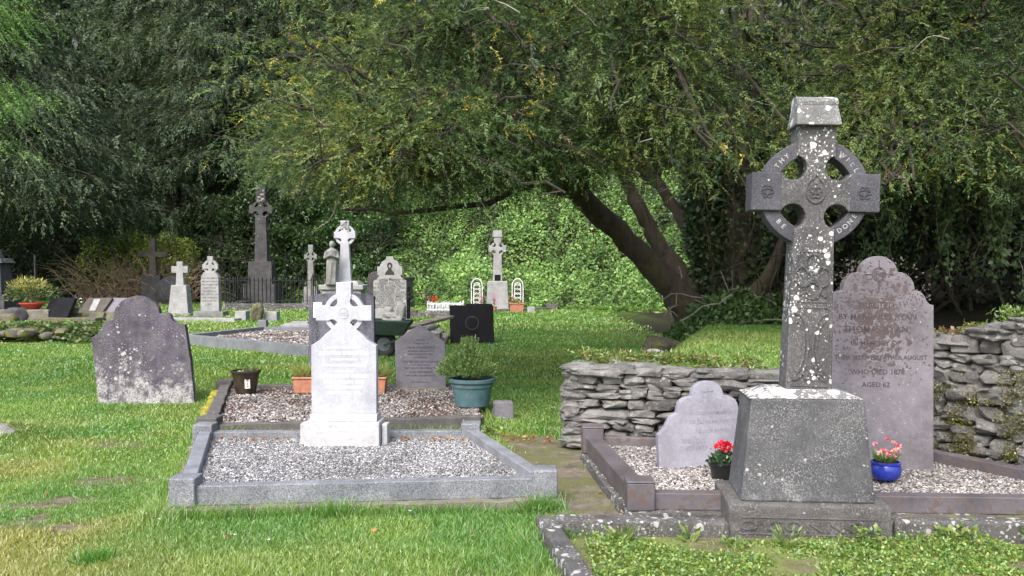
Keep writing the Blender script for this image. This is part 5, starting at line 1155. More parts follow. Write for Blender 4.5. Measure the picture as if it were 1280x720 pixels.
# longer tufts on the lawn
def tussock(x, y, n, L, lab, c=(.10, .24, .035)):
    o = thing('grass_tuft', lab, 'grass tuft', (x, y, ha(x, y))); a = RNG.uniform(0, 2*PI, n); D = unit(np.stack([np.cos(a)*.6, np.sin(a)*.6, RNG.uniform(.5, 1.5, n)], 1)); P_ = np.stack([RNG.normal(0, .06, n), RNG.normal(0, .04, n), np.zeros(n)], 1)
    leafobj('blades', diamonds(P_, D, unit(np.cross(D, rdir(n))), L*RNG.uniform(.5, 1.2, n), .006), np.tile(c, (n, 1))*RNG.uniform(.7, 1.4, (n, 1)), L_grass, o)
tussock(-2.25, 4.72, 260, .10, 'darker grass tussock at the bottom left of the lawn'); tussock(-2.42, 6.9, 260, .16, 'dark grass tuft beside the left side of the granite kerb'); tussock(-1.15, 5.6, 150, .13, 'long grass tuft before the front granite kerb', (.13, .26, .05))
tussock(.20, 5.75, 260, .16, 'long grass tuft at the front right granite corner post', (.13, .26, .05))
# fallen leaves
n = 160; X = RNG.uniform(-4, 1, n); Yy = RNG.uniform(4.5, 11, n); edge = RNG.uniform(0, 1, n) < .45
t_ = RNG.uniform(0, 1, n); X = np.where(edge, -2.6+t_*2.2, X); Yy = np.where(edge, 7.45+RNG.uniform(0, .18, n), Yy); k2 = RNG.uniform(0, 1, n) < .25; X = np.where(k2, RNG.uniform(-.3, .4, n), X); Yy = np.where(k2, RNG.uniform(7.9, 8.4, n), Yy)
zz = np.where(inpoly(X, Yy, quad(mainP)), .135, np.where(inpoly(X, Yy, quad(midP)), .10, height(X, Yy)+.03)); D = unit(rdir(n, -.2, .4)); S_ = unit(np.cross(D, np.array([0, 0, 1.])+RNG.normal(0, .3, (n, 3))))
pal = np.array([(.30, .09, .03), (.38, .18, .05), (.22, .07, .03), (.45, .30, .10)]); o = leafobj('fallen_leaves', diamonds(np.stack([X, Yy, zz], 1), D, S_, RNG.uniform(.03, .06, n), RNG.uniform(.02, .035, n)), pal[RNG.integers(0, 4, n)], LEAF); tag(o, 'scattered rust coloured fallen leaves on the gravel and grass', 'fallen leaves', kind='stuff')

# daisies and broad leaved weeds in the turf
n = 130; X = RNG.uniform(-4.5, 2.5, n); Yy = RNG.uniform(4.6, 16, n); kp = ~blocked(X, Yy); X, Yy = X[kp], Yy[kp]; m_ = 6; n = len(X)*m_
P_ = np.repeat(np.stack([X, Yy, height(X, Yy)+.045], 1), m_, 0); a = np.tile(np.arange(m_)*2*PI/m_, len(X)); D = np.stack([np.cos(a), np.sin(a), .15+0*a], 1); D = unit(D)
o = leafobj('daisies', diamonds(P_, D, unit(np.cross(D, np.array([0, 0, 1.0])+0*D)), .011, .009), np.tile([.75, .75, .72], (n, 1)), PETAL); tag(o, 'tiny white daisies dotted through the lawn', 'daisies', kind='stuff')
n = 9000; X = RNG.uniform(-5, 2.6, n); Yy = RNG.uniform(4.3, 12, n); kp = (fbm(X*1.9, Yy*1.9, 0, 88, 3) > .58) & ~blocked(X, Yy); X, Yy = X[kp], Yy[kp]; n = len(X); D = unit(rdir(n, .05, .6)); pal = np.array([(.10, .22, .045), (.14, .27, .06), (.20, .30, .08)])
o = leafobj('clover', diamonds(np.stack([X, Yy, height(X, Yy)+RNG.uniform(.012, .04, n)], 1), D, unit(np.cross(D, rdir(n))), RNG.uniform(.014, .03, n), RNG.uniform(.010, .02, n)), pal[RNG.integers(0, 3, n)]*RNG.uniform(.8, 1.2, (n, 1)), LEAF); tag(o, 'patches of clover and broad leaved weeds in the lawn', 'clover', kind='stuff')
# ------------------------------------------------------------------ bark
def barkmat(name, c1, c2, ivy=0):
    m, nt, b = newmat(name); t = N(nt, 'ShaderNodeTexCoord'); mp = N(nt, 'ShaderNodeMapping'); mp.inputs['Scale'].default_value = (9, 9, 2); nt.links.new(t.outputs['Object'], mp.inputs[0])
    n1 = noise(nt, mp.outputs[0], 1.3, 8, .7, .6); n2 = noise(nt, t.outputs['Object'], 2.2, 5, .6)
    c = mix(nt, ramp(nt, n1, [(.35, g(0)), (.65, g(1))]), c1, c2); c = mix(nt, ramp(nt, n2, [(.52, g(0)), (.66, g(.6))]), c, (.09, .10, .03))
    nt.links.new(c, b.inputs['Base Color']); b.inputs['Roughness'].default_value = .9; bump(nt, b, n1, .9, .04); return m
BARK = barkmat('yew_bark', (.030, .023, .017), (.095, .074, .055)); BARKD = barkmat('dark_bark', (.015, .012, .009), (.045, .036, .028)); TWIG = plain('pale_twig', (.20, .18, .15), .8, 0, .4)
CROWN = leafmat('needles', .32, .02, .6)
def bez(p, q, r, n=8): return [p*(1-t)**2+q*2*t*(1-t)+r*t*t for t in [i/(n-1) for i in range(n)]]
def crooked(pts, amp):
    return [p if i in (0, len(pts)-1) else p+Vector((random.gauss(0, amp), random.gauss(0, amp), random.gauss(0, amp*.7))) for i, p in enumerate(pts)]

# ------------------------------------------------------------------ the great yew
yew = thing('yew_tree', 'huge spreading yew with several leaning trunks and a low olive canopy over the graves', 'tree', (3.0, 14.2, .75)); o0 = Vector((3.0, 14.2, .75))
def V3(px, py, Y): return at(px, py, Y)
trunks = [  # polylines through the photo's trunks, at their own depths
    ([V3(868, 400, 14.0), V3(842, 362, 13.9), (V3(805, 322, 13.6)), V3(762, 280, 13.3), V3(728, 248, 13.0), V3(704, 226, 12.8), V3(660, 200, 12.4), V3(560, 165, 11.8)], [.30, .235, .185, .17, .16, .145, .11, .06]),
    ([V3(885, 392, 14.4), V3(852, 345, 14.5), V3(826, 310, 14.6), V3(806, 275, 14.6), V3(790, 240, 14.6), V3(770, 200, 14.4), V3(735, 120, 14)], [.28, .17, .13, .12, .11, .10, .06]),
    ([V3(893, 385, 14.8), V3(880, 340, 15.0), V3(868, 300, 15.2), V3(845, 262, 15.4), V3(820, 225, 15.5), V3(790, 150, 15.5)], [.24, .14, .11, .10, .10, .06]),
    ([V3(905, 400, 14.3), V3(896, 330, 14.4), V3(888, 270, 14.4), V3(882, 200, 14.4), V3(870, 90, 14.2), V3(860, -40, 14)], [.34, .24, .21, .19, .17, .12]),
    ([V3(930, 405, 14.2), V3(925, 320, 14.3), V3(922, 240, 14.3), V3(925, 150, 14.2), V3(935, 30, 14), V3(940, -90, 14)], [.46, .36, .33, .30, .24, .18]),
    ([V3(955, 405, 14.0), V3(975, 340, 13.8), V3(1000, 280, 13.5), V3(1040, 215, 13.2), V3(1090, 130, 12.8), V3(1150, 40, 12.4)], [.40, .26, .22, .20, .16, .10]),
    ([V3(940, 400, 14.6), V3(990, 350, 15.2), V3(1060, 290, 15.6), V3(1130, 220, 16), V3(1230, 120, 16)], [.36, .24, .2, .16, .1]),
    ([V3(900, 410, 13.9), V3(960, 350, 13.4), V3(980, 300, 13.2)], [.2, .13, .08])]
for pts, rad in trunks:
    pp = []; rr = []
    for i in range(len(pts)-1):
        for k in range(4): t = k/4; pp.append(pts[i].lerp(pts[i+1], t)+Vector((random.gauss(0, .015), random.gauss(0, .015), random.gauss(0, .015)))); rr.append((rad[i]*(1-t)+rad[i+1]*t)*random.uniform(.94, 1.06))
    pp.append(pts[-1]); rr.append(rad[-1]); MB().tube([p-o0 for p in pp], rr, 12).build('trunk', BARK, yew, smooth=True)
XL = [-9, -4.6, -3.7, -3.1, -2.4, -1.6, -.8, 0, .6, 1.2, 1.8, 2.6, 3.2, 4.1, 4.9, 5.6, 6.4, 9]
ZL = [3.2, 3.0, 2.75, 2.42, 2.36, 2.27, 2.30, 2.38, 2.52, 2.62, 2.62, 2.52, 2.45, 2.25, 2.30, 2.45, 2.2, 2.0]
def zlow(X, Y):
    Xn = np.asarray(X)*11/np.asarray(Y); return CAMH+(np.interp(Xn, XL, ZL)-CAMH)*np.asarray(Y)/11
# named limbs seen under the canopy
limbs = [([V3(700, 226, 12.9), V3(640, 240, 12.2), V3(560, 262, 11.6), V3(490, 272, 11.2), V3(430, 262, 10.9)], .055),
         ([V3(640, 130, 12.5), V3(560, 128, 11.8), V3(520, 100, 11.4), V3(508, 60, 11.2), V3(500, 30, 11)], .07),
         ([V3(700, 150, 12.9), V3(600, 125, 12), V3(540, 122, 11.4), V3(460, 145, 10.9)], .07),
         ([V3(690, 110, 13), V3(620, 80, 12.4), V3(540, 60, 11.7), V3(440, 55, 11)], .08),
         ([V3(850, 160, 13.8), V3(800, 110, 12.2), V3(770, 60, 11.2)], .07),
         ([V3(1000, 110, 13), V3(950, 70, 11.5), V3(930, 20, 10.6)], .07)]
lm = MB()
for pts, r in limbs: 
    pp = crooked([a for i in range(len(pts)-1) for a in (pts[i], pts[i].lerp(pts[i+1], .5))]+[pts[-1]], .05); lm.tube([p-o0 for p in pp], [r*(1-.75*i/len(pp)) for i in range(len(pp))], 8)
lm.build('limbs', BARK, yew, smooth=True)
# boughs ending across the crown's shell
tw = MB(); SP = []; SA = []; SC = []
src = [t[0] for t in trunks[:7]]
nodes = []; lmb = MB()
for i in range(64):
    while True:
        X = random.uniform(-4.2, 10.5); Y = random.uniform(9.2, 18.5)
        if X > -.26*Y+.3: break
    tgt = Vector((X, Y, float(zlow(X, Y))+random.uniform(.35, 4.2))); k = int(np.argmin([(t[min(4, len(t)-1)]-tgt).length for t in src])); tr = src[k]; s_ = tr[min(len(tr)-1, random.choice([4, 5, 6]))]
    mid = s_.lerp(tgt, .5)+Vector((0, 0, .22*(tgt-s_).length)); pts = crooked(bez(s_, mid, tgt, 11), .10)
    pts = [p if j < 2 else Vector((p.x, p.y, max(p.z, float(zlow(p.x, p.y))+.18))) for j, p in enumerate(pts)]
    lmb.tube([p-o0 for p in pts], [.075*(1-.75*j/10) for j in range(11)], 6, False); nodes += pts[3:]
lmb.build('main_boughs', BARK, yew, smooth=True); NA = np.array([p[:] for p in nodes])
def addbough(tgt, nsp, spread, up=.35, th=.024):
    dd = np.linalg.norm(NA-np.array(tgt[:]), axis=1); dd[dd < .7] = 99; s_ = nodes[int(np.argmin(dd+RNG.uniform(0, .5, len(dd))))]
    mid = s_.lerp(tgt, .5)+Vector((0, 0, up*random.uniform(.2, 1)*(s_-tgt).length*.35)); pts = crooked(bez(s_, mid, tgt, 9), .06)
    tw.tube([p-o0 for p in pts], [th*(1-.8*i/9)+.004 for i in range(9)], 5, False)
    L = (tgt-s_).length; t0 = max(.1, 1-2.8/L); a = (tgt-pts[-3]).normalized()
    for j in range(7):     # sub twigs
        t = random.uniform(t0, .98); i = min(int(t*8), 7); b = pts[i].lerp(pts[i+1], t*8-i); e = b+Vector((random.gauss(0, .4), random.gauss(0, .4), random.gauss(-.1, .25)))
        tw.tube([b-o0, b.lerp(e, .5)-o0+Vector((0, 0, .05)), e-o0], [.009, .006, .003], 3, False)
    tt = RNG.uniform(t0, 1.03, nsp); ii = np.clip((tt*8).astype(int), 0, 7); PA = np.array([p[:] for p in pts]); B = PA[ii]+(PA[ii+1]-PA[ii])*(tt*8-ii)[:, None]
    off = RNG.normal(0, 1, (nsp, 3))*np.array([spread, spread, spread*.42]); B2 = B+off; SP.append(B2)
    A_ = unit(off*1.2+np.array(a)*.35+RNG.normal(0, .55, (nsp, 3))+np.array([0, -.15, -.12])); SA.append(A_)
    br = random.random(); SC.append(np.tile([br, random.random(), 0], (nsp, 1)))
nb = 0
while nb < 900:
    X = random.uniform(-5.6, 13); Y = random.choice([random.uniform(8.3, 12), random.uniform(8.3, 21)])
    if X < -.285*Y-.1: continue
    if X < -2.5 and Y < 9.3: continue
    zl = float(zlow(X, Y)); front = max(0, 1-((X-3)/11)**2)*1.2
    zmax = 9.5 if X > -3 else 7
    # ceiling of the crown drops towards its rim so that the whole rim is leafy from top to bottom
    Z = random.choice([zl+.25+abs(random.gauss(0, .6)), random.uniform(zl, zmax), random.uniform(zl, 5.8)])
    if ((X-3)/10)**2+((Y-14)/8)**2+((Z-2)/9)**2 > 1.05: continue
    addbough(Vector((X, Y, Z)), 96 if Y < 15 else 50, .34); nb += 1
SP = np.vstack(SP); SA = np.vstack(SA); SC = np.vstack(SC)
ok = SP[:, 2] > zlow(SP[:, 0], SP[:, 1])+RNG.normal(0, .10, len(SP))-.05; ok &= SP[:, 1] > 7.4; SP, SA, SC = SP[ok], SA[ok], SC[ok]
n = len(SP); pal = np.array([(.072, .120, .038), (.105, .155, .046), (.165, .205, .06), (.038, .072, .028)])
wz = fbm(SP[:, 0]*.55, SP[:, 1]*.5, SP[:, 2]*.7, 19, 3); idx = np.clip(((wz-.28)/.5*3+RNG.normal(0, .5, n)), 0, 2.99).astype(int); idx = np.where(RNG.uniform(0, 1, n) < .25, 3, idx)
col = pal[idx]*(.75+.5*SC[:, :1]); gold = (fbm(SP[:, 0]*.8, SP[:, 1]*.8, SP[:, 2]*.9, 23, 3) > .57) & (RNG.uniform(0, 1, n) < .10); col[gold] = np.array([.38, .33, .07])*RNG.uniform(.6, 1.2, (gold.sum(), 1)); dead = RNG.uniform(0, 1, n) < .02; col[dead] = (.16, .12, .08)
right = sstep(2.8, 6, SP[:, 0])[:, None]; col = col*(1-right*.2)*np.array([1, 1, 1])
print('yew sprays', n)
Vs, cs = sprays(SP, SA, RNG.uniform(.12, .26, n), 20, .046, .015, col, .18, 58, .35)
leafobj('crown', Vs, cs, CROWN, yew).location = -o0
tw.build('branches', BARKD, yew)
# pale dead twigs
m = MB()
for i in range(110):
    Y = random.uniform(8.8, 12.5); X = random.uniform(-.25*Y, 7); Z = random.uniform(float(zlow(X, Y))-.05, 5.5); p = Vector((X, Y, Z)); pts = [p]
    d = Vector((random.gauss(0, 1), random.gauss(0, .5), random.gauss(-.1, .6))).normalized()
    for k in range(5): d = (d+Vector((random.gauss(0, .35), random.gauss(0, .3), random.gauss(0, .35)))).normalized(); pts.append(pts[-1]+d*random.uniform(.06, .17))
    m.tube([q-o0 for q in pts], [.007, .006, .005, .004, .003, .002], 3, False)
m.build('dead_twigs', TWIG, yew)

# ivy wrapped round the middle trunks, hanging stems
iv = thing('ivy', 'dark ivy clinging to the middle trunks of the great yew with hanging stems', 'climbing plant', (3.7, 14, .8))
n = 15000; tt = RNG.uniform(0, 1, n); which = RNG.integers(3, 7, n); P_ = np.zeros((n, 3)); A_ = RNG.uniform(0, 2*PI, n)
for w_ in range(3, 7):
    pts = np.array([p[:] for p in trunks[w_][0]]); rad = np.array(trunks[w_][1]); k = which == w_; T = tt[k]*.8*(len(pts)-1); i = np.clip(T.astype(int), 0, len(pts)-2); f = T-i
    r = (rad[i]*(1-f)+rad[i+1]*f)+RNG.uniform(.0, .22, k.sum()); P_[k] = pts[i]*(1-f)[:, None]+pts[i+1]*f[:, None]; P_[k, 0] += np.cos(A_[k])*r; P_[k, 1] += np.sin(A_[k])*r
D = unit(np.stack([np.cos(A_), np.sin(A_), RNG.uniform(-1.2, .2, n)], 1)+RNG.normal(0, .3, (n, 3))); pal = np.array([(.030, .055, .022), (.045, .08, .03), (.07, .11, .04)])
leafobj('ivy_leaves', diamonds(P_, D, unit(np.cross(D, rdir(n))), RNG.uniform(.06, .12, n), .075), pal[RNG.integers(0, 3, n)], LEAF_IVY, iv).location = (-3.7, -14, -.8)
m = MB()
for i in range(26):
    x = random.uniform(2.6, 5.0); y = random.uniform(12.9, 13.8); z = random.uniform(2.2, 4.2); pts = [Vector((x, y, z))]
    while pts[-1].z > .9 and len(pts) < 16: pts.append(pts[-1]+Vector((random.gauss(0, .07), random.gauss(0, .04), -random.uniform(.12, .24))))
    m.tube([q-Vector((3.7, 14, .8)) for q in pts], random.uniform(.005, .013), 4, False)
m.build('hanging_stems', BARKD, iv)

hv = thing('ivy', 'leafy ivy strands hanging from the dark canopy right of the tallest cross', 'climbing plant', (5.0, 11.2, 3)); m = MB(); SPp = []
for i in range(26):
    x = random.uniform(4.3, 6.6); y = random.uniform(10.4, 11.8); pts = [Vector((x, y, float(zlow(x, y))+.5))]
    for k in range(random.randint(6, 13)): pts.append(pts[-1]+Vector((random.gauss(0, .04), random.gauss(0, .03), -random.uniform(.08, .14))))
    m.tube([q-Vector((5.0, 11.2, 3)) for q in pts], .005, 3, False)
    for q in pts: SPp += [(q.x+random.gauss(0, .04), q.y+random.gauss(0, .04), q.z+random.gauss(0, .05)) for _ in range(7)]
m.build('stems', TWIG, hv); SPp = np.array(SPp)-np.array([5.0, 11.2, 3]); n = len(SPp); D = unit(rdir(n, -1, .1)+np.array([0, -.4, -.3])); pal = np.array([(.05, .09, .03), (.08, .13, .045), (.12, .18, .06)])
leafobj('ivy_leaves', diamonds(SPp, D, unit(np.cross(D, rdir(n))), RNG.uniform(.05, .09, n), .055), pal[RNG.integers(0, 3, n)], LEAF_IVY, hv)

def foliage_cloud(n, fP, fD, pal, L, W, mat, name, parent=None, shade=None):
    P_ = fP(n); n = len(P_); D = fD(P_); S_ = unit(np.cross(D, rdir(n))); pal = np.array(pal); c = pal[RNG.integers(0, len(pal), n)]*RNG.uniform(.7, 1.3, (n, 1))
    return leafobj(name, diamonds(P_, D, S_, L*RNG.uniform(.6, 1.3, n), W*RNG.uniform(.7, 1.2, n)), c, mat, parent)
# ivy plant mass at the yew's foot
o = thing('undergrowth', 'mound of dark ivy and bramble round the foot of the great yew', 'shrub', (3.3, 13.2, .8))
def fP(n):
    X = RNG.uniform(1.6, 5.2, n); Y = RNG.uniform(12.2, 14.2, n); e = 1-((X-3.4)/1.9)**2-((Y-13.3)/1.2)**2; k = e > 0; X, Y, e = X[k], Y[k], e[k]
    return np.stack([X, Y, height(X, Y)+RNG.uniform(0, 1, len(X))*.42*np.sqrt(e)*(.5+fbm(X*3, Y*3, 0, 2))], 1)
foliage_cloud(9000, fP, lambda P: unit(rdir(len(P), -.2, 1)), [(.06, .12, .03), (.09, .16, .04), (.04, .08, .025)], .085, .06, LEAF_IVY, 'leaves', o).location = (-3.3, -13.2, -.8)
m = MB()
for i in range(70):
    p = Vector((random.uniform(2.2, 5.6), random.uniform(12.4, 13.6), .85)); pts = [p]
    d = Vector((random.gauss(0, 1), random.gauss(0, .4), abs(random.gauss(.3, .5)))).normalized()
    for k in range(6): d = (d+Vector((random.gauss(0, .4), random.gauss(0, .3), random.gauss(-.12, .3)))).normalized(); pts.append(pts[-1]+d*random.uniform(.08, .2))
    m.tube([q-Vector((3.3, 13.2, .8)) for q in pts], .009, 4, False)
m.build('bare_stems', TWIG, o)

# ------------------------------------------------------------------ ivy hillside
print('ivy')
n = 300000; X = RNG.uniform(-17, 13, n); t = RNG.uniform(0, 1, n)**1.5; Y = hillbase(X)+t*15-.3; Z = height(X, Y)
lum = lumps(X, Y); up_ = RNG.uniform(0, 1, n); k = fbm(X*1.1, Y*1.1, 0, 61, 4)
P_ = np.stack([X, Y, Z+.03+up_**2*1.1*k*1.4*sstep(-.4, .8, Y-hillbase(X))], 1)
D = unit(np.stack([RNG.normal(0, .6, n), -np.abs(RNG.normal(.35, .45, n)), RNG.normal(.05, .5, n)], 1)); nrm = unit(np.stack([RNG.normal(0, .5, n), RNG.normal(-.7, .4, n), RNG.normal(.8, .4, n)], 1)); S_ = unit(np.cross(D, nrm))
pal = np.array([(.125, .24, .055), (.17, .30, .07), (.09, .18, .045), (.24, .35, .095)]); c = pal[RNG.integers(0, 4, n)]*(.0+1.85*k)[:, None]*np.where(fbm(X*2.3, Y*2.3, 0, 67, 3) > .62, .45, 1)[:, None]*RNG.uniform(.7, 1.3, (n, 1))  # relief put into leaf colour: raised clumps lighter, hollows shaded
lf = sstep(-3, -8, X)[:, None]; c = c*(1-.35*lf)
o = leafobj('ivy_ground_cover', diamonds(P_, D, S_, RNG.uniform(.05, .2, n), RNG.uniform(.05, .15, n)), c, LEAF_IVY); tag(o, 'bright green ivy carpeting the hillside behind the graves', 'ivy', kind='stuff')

# ------------------------------------------------------------------ dark conifers at the left
def fir(name, lab, x, y, Ht, Rr, zb, nb, nsp, pal, L=.17, W=.058, slen=(.3, .6), gp=None, trunkr=.35, droop=.45, seed=0, m_=11):
    random.seed(seed); z0 = ha(x, y); t = thing(name, lab, 'tree', (x, y, z0), group=gp); MB().tube([(0, 0, -.3), (.05, 0, Ht*.4), (0, .1, Ht)], [trunkr, trunkr*.7, .05], 10).build('trunk', BARKD, t, smooth=True)
    b = MB(); SP = []; SA = []; br_ = []
    for i in range(nb):
        zz = zb+(Ht-zb)*random.random()**1.1; a = random.uniform(0, 2*PI); r = Rr*(1-.55*(zz-zb)/(Ht-zb))*random.uniform(.65, 1.1); e = Vector((math.cos(a)*r, math.sin(a)*r, zz-r*.22*random.uniform(.3, 1.6)))
        pts = crooked(bez(Vector((0, 0, zz)), Vector((math.cos(a)*r*.5, math.sin(a)*r*.5, zz+.15)), e, 7), .05); b.tube(pts, [.03*(1-.8*k/6)+.004 for k in range(7)], 4, False)
        tt = RNG.uniform(.3, 1.02, nsp); ii = np.clip((tt*6).astype(int), 0, 5); PA = np.array([p[:] for p in pts]); B = PA[ii]+(PA[ii+1]-PA[ii])*(tt*6-ii)[:, None]; off = RNG.normal(0, 1, (nsp, 3))*np.array([.35, .35, .16]); SP.append(B+off+np.array([0, 0, -.1]))
        SA.append(unit(off+np.array([math.cos(a), math.sin(a), 0])*.5+np.array([0, 0, -droop])+RNG.normal(0, .2, (nsp, 3)))); br_.append(np.full(nsp, random.uniform(.7, 1.3)))
    SP = np.vstack(SP); SA = np.vstack(SA); br_ = np.concatenate(br_); pal = np.array(pal); Vs, cs = sprays(SP, SA, RNG.uniform(*slen, len(SP)), m_, L, W, pal[RNG.integers(0, len(pal), len(SP))]*br_[:, None], .4, 40)
    leafobj('crown', Vs, cs, CROWN, t); b.build('branches', BARKD, t); return t
DK = [(.048, .076, .042), (.072, .104, .054), (.10, .138, .070)]
G_ = 'dark conifers behind the left graves'
fir('conifer_tree', 'leftmost dark blue-green conifer, filling the upper left corner', -20.5, 34, 15, 7.0, 4.4, 330, 40, DK, seed=1, gp=G_)
fir('conifer_tree', 'dark conifer with drooping boughs, second from the left edge', -12.6, 41.5, 18, 6.5, 6.0, 330, 40, DK, seed=2, gp=G_)
fir('conifer_tree', 'dark conifer next to the olive canopy, above the iron railing', -7.2, 42, 18, 6.0, 6.5, 300, 36, [(.04, .07, .04), (.06, .09, .045)], seed=3, gp=G_)
fir('conifer_tree', 'farther dark conifer seen between the two nearest ones at left', -16.5, 43, 18, 6.0, 3.5, 200, 36, DK, seed=4, gp=G_, L=.20, W=.07)
fir('conifer_tree', 'far dark conifer beyond the leftmost boulders', -26, 40, 16, 5.5, 1.5, 170, 32, DK, seed=5, gp=G_, L=.20, W=.07)
# bright fronds entering at the upper left from a nearer tree
o = thing('conifer_tree', 'nearer bright green conifer whose frond tips enter at the left edge', 'tree', (-9.2, 10.6, 0)); MB().tube([(0, 0, -.3), (0, 0, 9)], [.3, .12], 10).build('trunk', BARKD, o, smooth=True)
SP = []; SA = []; b = MB()
for (px, py, Y) in ((20, 10, 10), (40, 30, 10.2), (10, 45, 9.8), (45, 118, 10), (20, 125, 10), (5, 140, 9.7), (0, 182, 9.8), (-30, 60, 10), (-40, 120, 10), (-60, 20, 10), (-60, 170, 10), (30, -20, 10), (-30, -20, 10.4)):
    e = at(px, py, Y)-Vector((-9.2, 10.6, 0)); pts = bez(Vector((0, 0, e.z+.6)), Vector((e.x*.5, e.y*.5, e.z+.5)), e, 7); b.tube(pts, [.03, .025, .02, .016, .012, .008, .004], 4, False)
    nn = 230; tt = RNG.uniform(.5, 1, nn); PA = np.array([p[:] for p in pts]); ii = np.clip((tt*6).astype(int), 0, 5); B = PA[ii]+(PA[ii+1]-PA[ii])*(tt*6-ii)[:, None]; off = RNG.normal(0, 1, (nn, 3))*np.array([.16, .16, .07]); SP.append(B+off); SA.append(unit(off+np.array([.5, -.1, -.25])))
SP = np.vstack(SP); SA = np.vstack(SA); Vs, cs = sprays(SP, SA, RNG.uniform(.12, .24, len(SP)), 20, .042, .014, np.array([(.11, .21, .05), (.16, .26, .06), (.08, .16, .045)])[RNG.integers(0, 3, len(SP))], .5)
leafobj('crown', Vs, cs, CROWN, o); b.build('branches', BARKD, o)

# ------------------------------------------------------------------ thickets and bramble bush at left, back
def thicket(name, lab, x0, x1, y0, dep, zt, n, pal, L, W, kind=None, cat='shrub', seed=3, zb=0, fr=.9):
    def f(n):
        X = RNG.uniform(x0, x1, n); u = RNG.uniform(0, 1, n); top = zt*(.65+.7*(fbm(X*.6, u*0, 0, seed, 3))); Z = zb+u**.85*top; Y = y0+RNG.uniform(0, 1, n)*dep+(fbm(X*.9, Z*.9, 0, seed+5, 3)-.5)*2.6*fr
        k = fbm(X*1.6, Y*1.6, Z*1.6, seed+9, 3) > .40; return np.stack([X, Y, Z+height(X, Y)*.8], 1)[k]
    return foliage_cloud(n, f, lambda P: unit(RNG.normal(0, .5, (len(P), 3))+np.array([0, -.4, -.1])), pal, L, W, LEAF, 'leaves')
def shrubthing(name, lab, x0, x1, y0, dep, zt, n, pal, L, W, seed, nst=40, stemmat=None, cat='shrub', zb=0, stem_out=.0, kind=None):
    c = ((x0+x1)/2, y0+dep/2, 0); t = thing(name, lab, cat, c); l = thicket('l', '', x0, x1, y0, dep, zt, n, pal, L, W, seed=seed, zb=zb); l.parent = t; l.location = (-c[0], -c[1], 0)
    m = MB()
    for i in range(nst):
        x = random.uniform(x0, x1); y = y0+random.uniform(-stem_out, dep*.6); z = ha(x, y); pts = [Vector((x, y, z-.1))]; d = Vector((random.gauss(0, .5), random.gauss(-.1, .3), 1)).normalized()
        for k in range(7): d = (d+Vector((random.gauss(0, .28), random.gauss(0, .2), -.10*k*.5))).normalized(); pts.append(pts[-1]+d*zt*random.uniform(.10, .22))
        m.tube([q-Vector(c) for q in pts], [.03, .026, .022, .018, .014, .01, .008, .004], 4, False)
    m.build('stems', stemmat or BARKD, t); 
    if kind: t['kind'] = kind
    return t
random.seed(5)
BR = plain('bramble_stem', (.26, .19, .12), .8, 0, .5)
shrubthing('bramble_bush', 'wide tangle of brown bramble stems topped with yellow-green leaves behind the plain dark cross', -18.6, -13.9, 37.9, 1.6, 2.3, 11000, [(.30, .38, .07), (.40, .42, .09), (.20, .30, .06)], .12, .08, 11, 420, BR, 'bush', zb=.75, stem_out=.6)
shrubthing('thicket', 'dark green thicket under the conifers behind the red bowl', -26, -17.5, 38, 2.5, 4.2, 30000, [(.045, .08, .03), (.07, .115, .04), (.03, .055, .025)], .16, .09, 12, 60)
shrubthing('thicket', 'mid green ivy-clad thicket behind the bramble bush and the pale pillar', -18.5, -10.5, 39, 2.5, 5.5, 42000, [(.06, .11, .035), (.085, .145, .045), (.04, .075, .03)], .15, .10, 13, 80)
shrubthing('thicket', 'leafy green thicket behind the tallest dark monument', -11.2, -5.5, 38.9, 2.2, 5.2, 36000, [(.08, .16, .045), (.11, .20, .05), (.05, .10, .035)], .15, .11, 14, 50)
# added backing of undergrowth at the right, near-black to stand in for canopy shade
shrubthing('thicket', 'evergreen thicket coloured almost black as canopy shade, behind the right wall', 4.6, 13.5, 12.6, 2.0, 3.6, 34000, [(.012, .022, .010), (.018, .030, .012), (.03, .045, .016)], .10, .065, 15, 60)
# broad woodland closing the view
print('woods')
n = 150000; X = RNG.uniform(-46, 34, n); u = RNG.uniform(0, 1, n); Y = 47+RNG.uniform(0, 7, n)+(fbm(X*.25, u*6, 0, 71, 3)-.5)*9; Z = u*27
k = fbm(X*.35, Y*.35, Z*.35, 72, 3) > .36; X, Y, Z = X[k], Y[k], Z[k]; n = len(X); D = unit(RNG.normal(0, .6, (n, 3))+np.array([0, -.3, -.3])); pal = np.array([(.035, .065, .028), (.05, .085, .03), (.07, .11, .04), (.025, .045, .025)])
o = leafobj('woodland', diamonds(np.stack([X, Y, Z], 1), D, unit(np.cross(D, rdir(n))), RNG.uniform(.4, .9, n), RNG.uniform(.2, .4, n)), pal[RNG.integers(0, 4, n)]*(.5+fbm(X*.5, Z*.5, 0, 7, 3))[:, None], LEAF); tag(o, 'dark wood closing the view beyond the ivy hillside', 'woodland', kind='stuff')
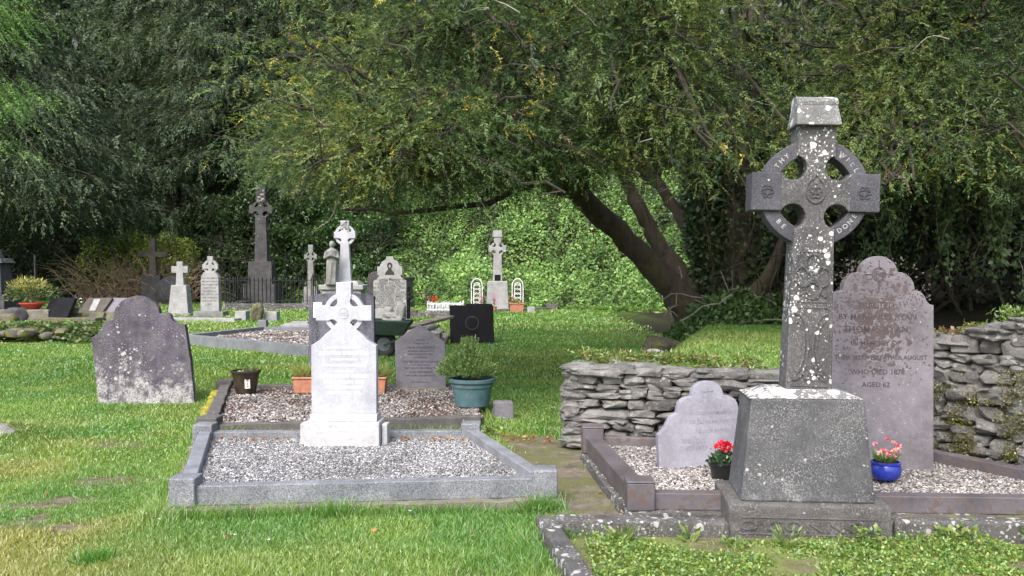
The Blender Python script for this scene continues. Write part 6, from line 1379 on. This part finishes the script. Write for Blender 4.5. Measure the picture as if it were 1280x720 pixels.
# trees standing behind the yew, at right
def broad(name, lab, x, y, Ht, Rr, zb, n, pal, L, W, seed):
    random.seed(seed); t = thing(name, lab, 'tree', (x, y, ha(x, y))); b = MB(); b.tube([(0, 0, -.3), (.2, 0, zb), (0, 0, Ht*.8)], [.4, .3, .06], 10); b.build('trunk', BARKD, t, smooth=True)
    cl = [(random.gauss(0, Rr*.45), random.gauss(0, Rr*.45), random.uniform(zb, Ht), random.uniform(.7, 1.4)) for _ in range(70)]; b = MB()
    for c_ in cl: b.tube(crooked(bez(Vector((0, 0, c_[2]*.6)), Vector((c_[0]*.5, c_[1]*.5, c_[2]*.95)), Vector(c_[:3]), 6), .08), [.07, .05, .04, .03, .02, .01], 4, False)
    b.build('branches', BARKD, t); ca = np.array(cl); k = RNG.integers(0, 70, n); D = rdir(n); P_ = ca[k, :3]+D*RNG.uniform(.3, 1, (n, 1))*ca[k, 3:4]*np.array([1.2, 1.2, .8]); DD = unit(D+RNG.normal(0, .6, (n, 3))+np.array([0, 0, -.3])); pal = np.array(pal)
    leafobj('crown', diamonds(P_, DD, unit(np.cross(DD, rdir(n))), L*RNG.uniform(.6, 1.3, n), W), pal[RNG.integers(0, len(pal), n)]*RNG.uniform(.7, 1.3, (n, 1)), LEAF, t)
broad('tree', 'dark evergreen tree standing behind the great yew on the right', 10, 21, 12, 6.5, 1.2, 40000, [(.03, .05, .022), (.045, .07, .03)], .20, .10, 21)
broad('tree', 'leafy tree high on the hillside above the pale cross between wire arches', 1.0, 50, 12, 6, 3, 20000, [(.05, .09, .03), (.07, .12, .035)], .25, .14, 22)
broad('tree', 'dark tree at the far right beyond the taller wall', 15, 14, 11, 5.5, 1.0, 26000, [(.03, .05, .022), (.045, .07, .03)], .18, .09, 24)

# ------------------------------------------------------------------ light, camera
w = bpy.data.worlds.new('World'); scene.world = w; w.use_nodes = True; nt = w.node_tree; bg = nt.nodes['Background']
sky = N(nt, 'ShaderNodeTexSky', sky_type='NISHITA'); sky.sun_disc = False; EL, AZ = R(50), R(202)
sky.sun_elevation = EL; sky.sun_rotation = AZ; sky.dust_density = 4.0; sky.air_density = 1.0; sky.ozone_density = 1.0
nt.links.new(sky.outputs[0], bg.inputs[0]); bg.inputs[1].default_value = .15
sd = bpy.data.lights.new('sun', 'SUN'); sd.energy = 1.35; sd.angle = R(40); sd.color = (1, .98, .95); so = bpy.data.objects.new('sun', sd); COL.objects.link(so)
dirv = Vector((math.sin(AZ)*math.cos(EL), math.cos(AZ)*math.cos(EL), math.sin(EL)))   # towards the sun
so.rotation_euler = dirv.to_track_quat('Z', 'Y').to_euler(); so.location = (0, 0, 20)
cam = bpy.data.cameras.new('camera'); cam.sensor_width = 36; cam.lens = 36*F/1280; cam.clip_end = 400; cam.clip_start = .1
co_ = bpy.data.objects.new('camera', cam); COL.objects.link(co_); co_.location = (0, 0, CAMH); co_.rotation_euler = (R(90)-PITCH, 0, 0); scene.camera = co_
scene.view_settings.view_transform = 'Standard'; scene.view_settings.look = 'None'; scene.view_settings.exposure = 1.5; scene.view_settings.gamma = 1; scene.view_settings.use_curve_mapping = False
scene.cycles.use_denoising = True; scene.cycles.max_bounces = 6; scene.cycles.diffuse_bounces = 4; scene.cycles.transparent_max_bounces = 4
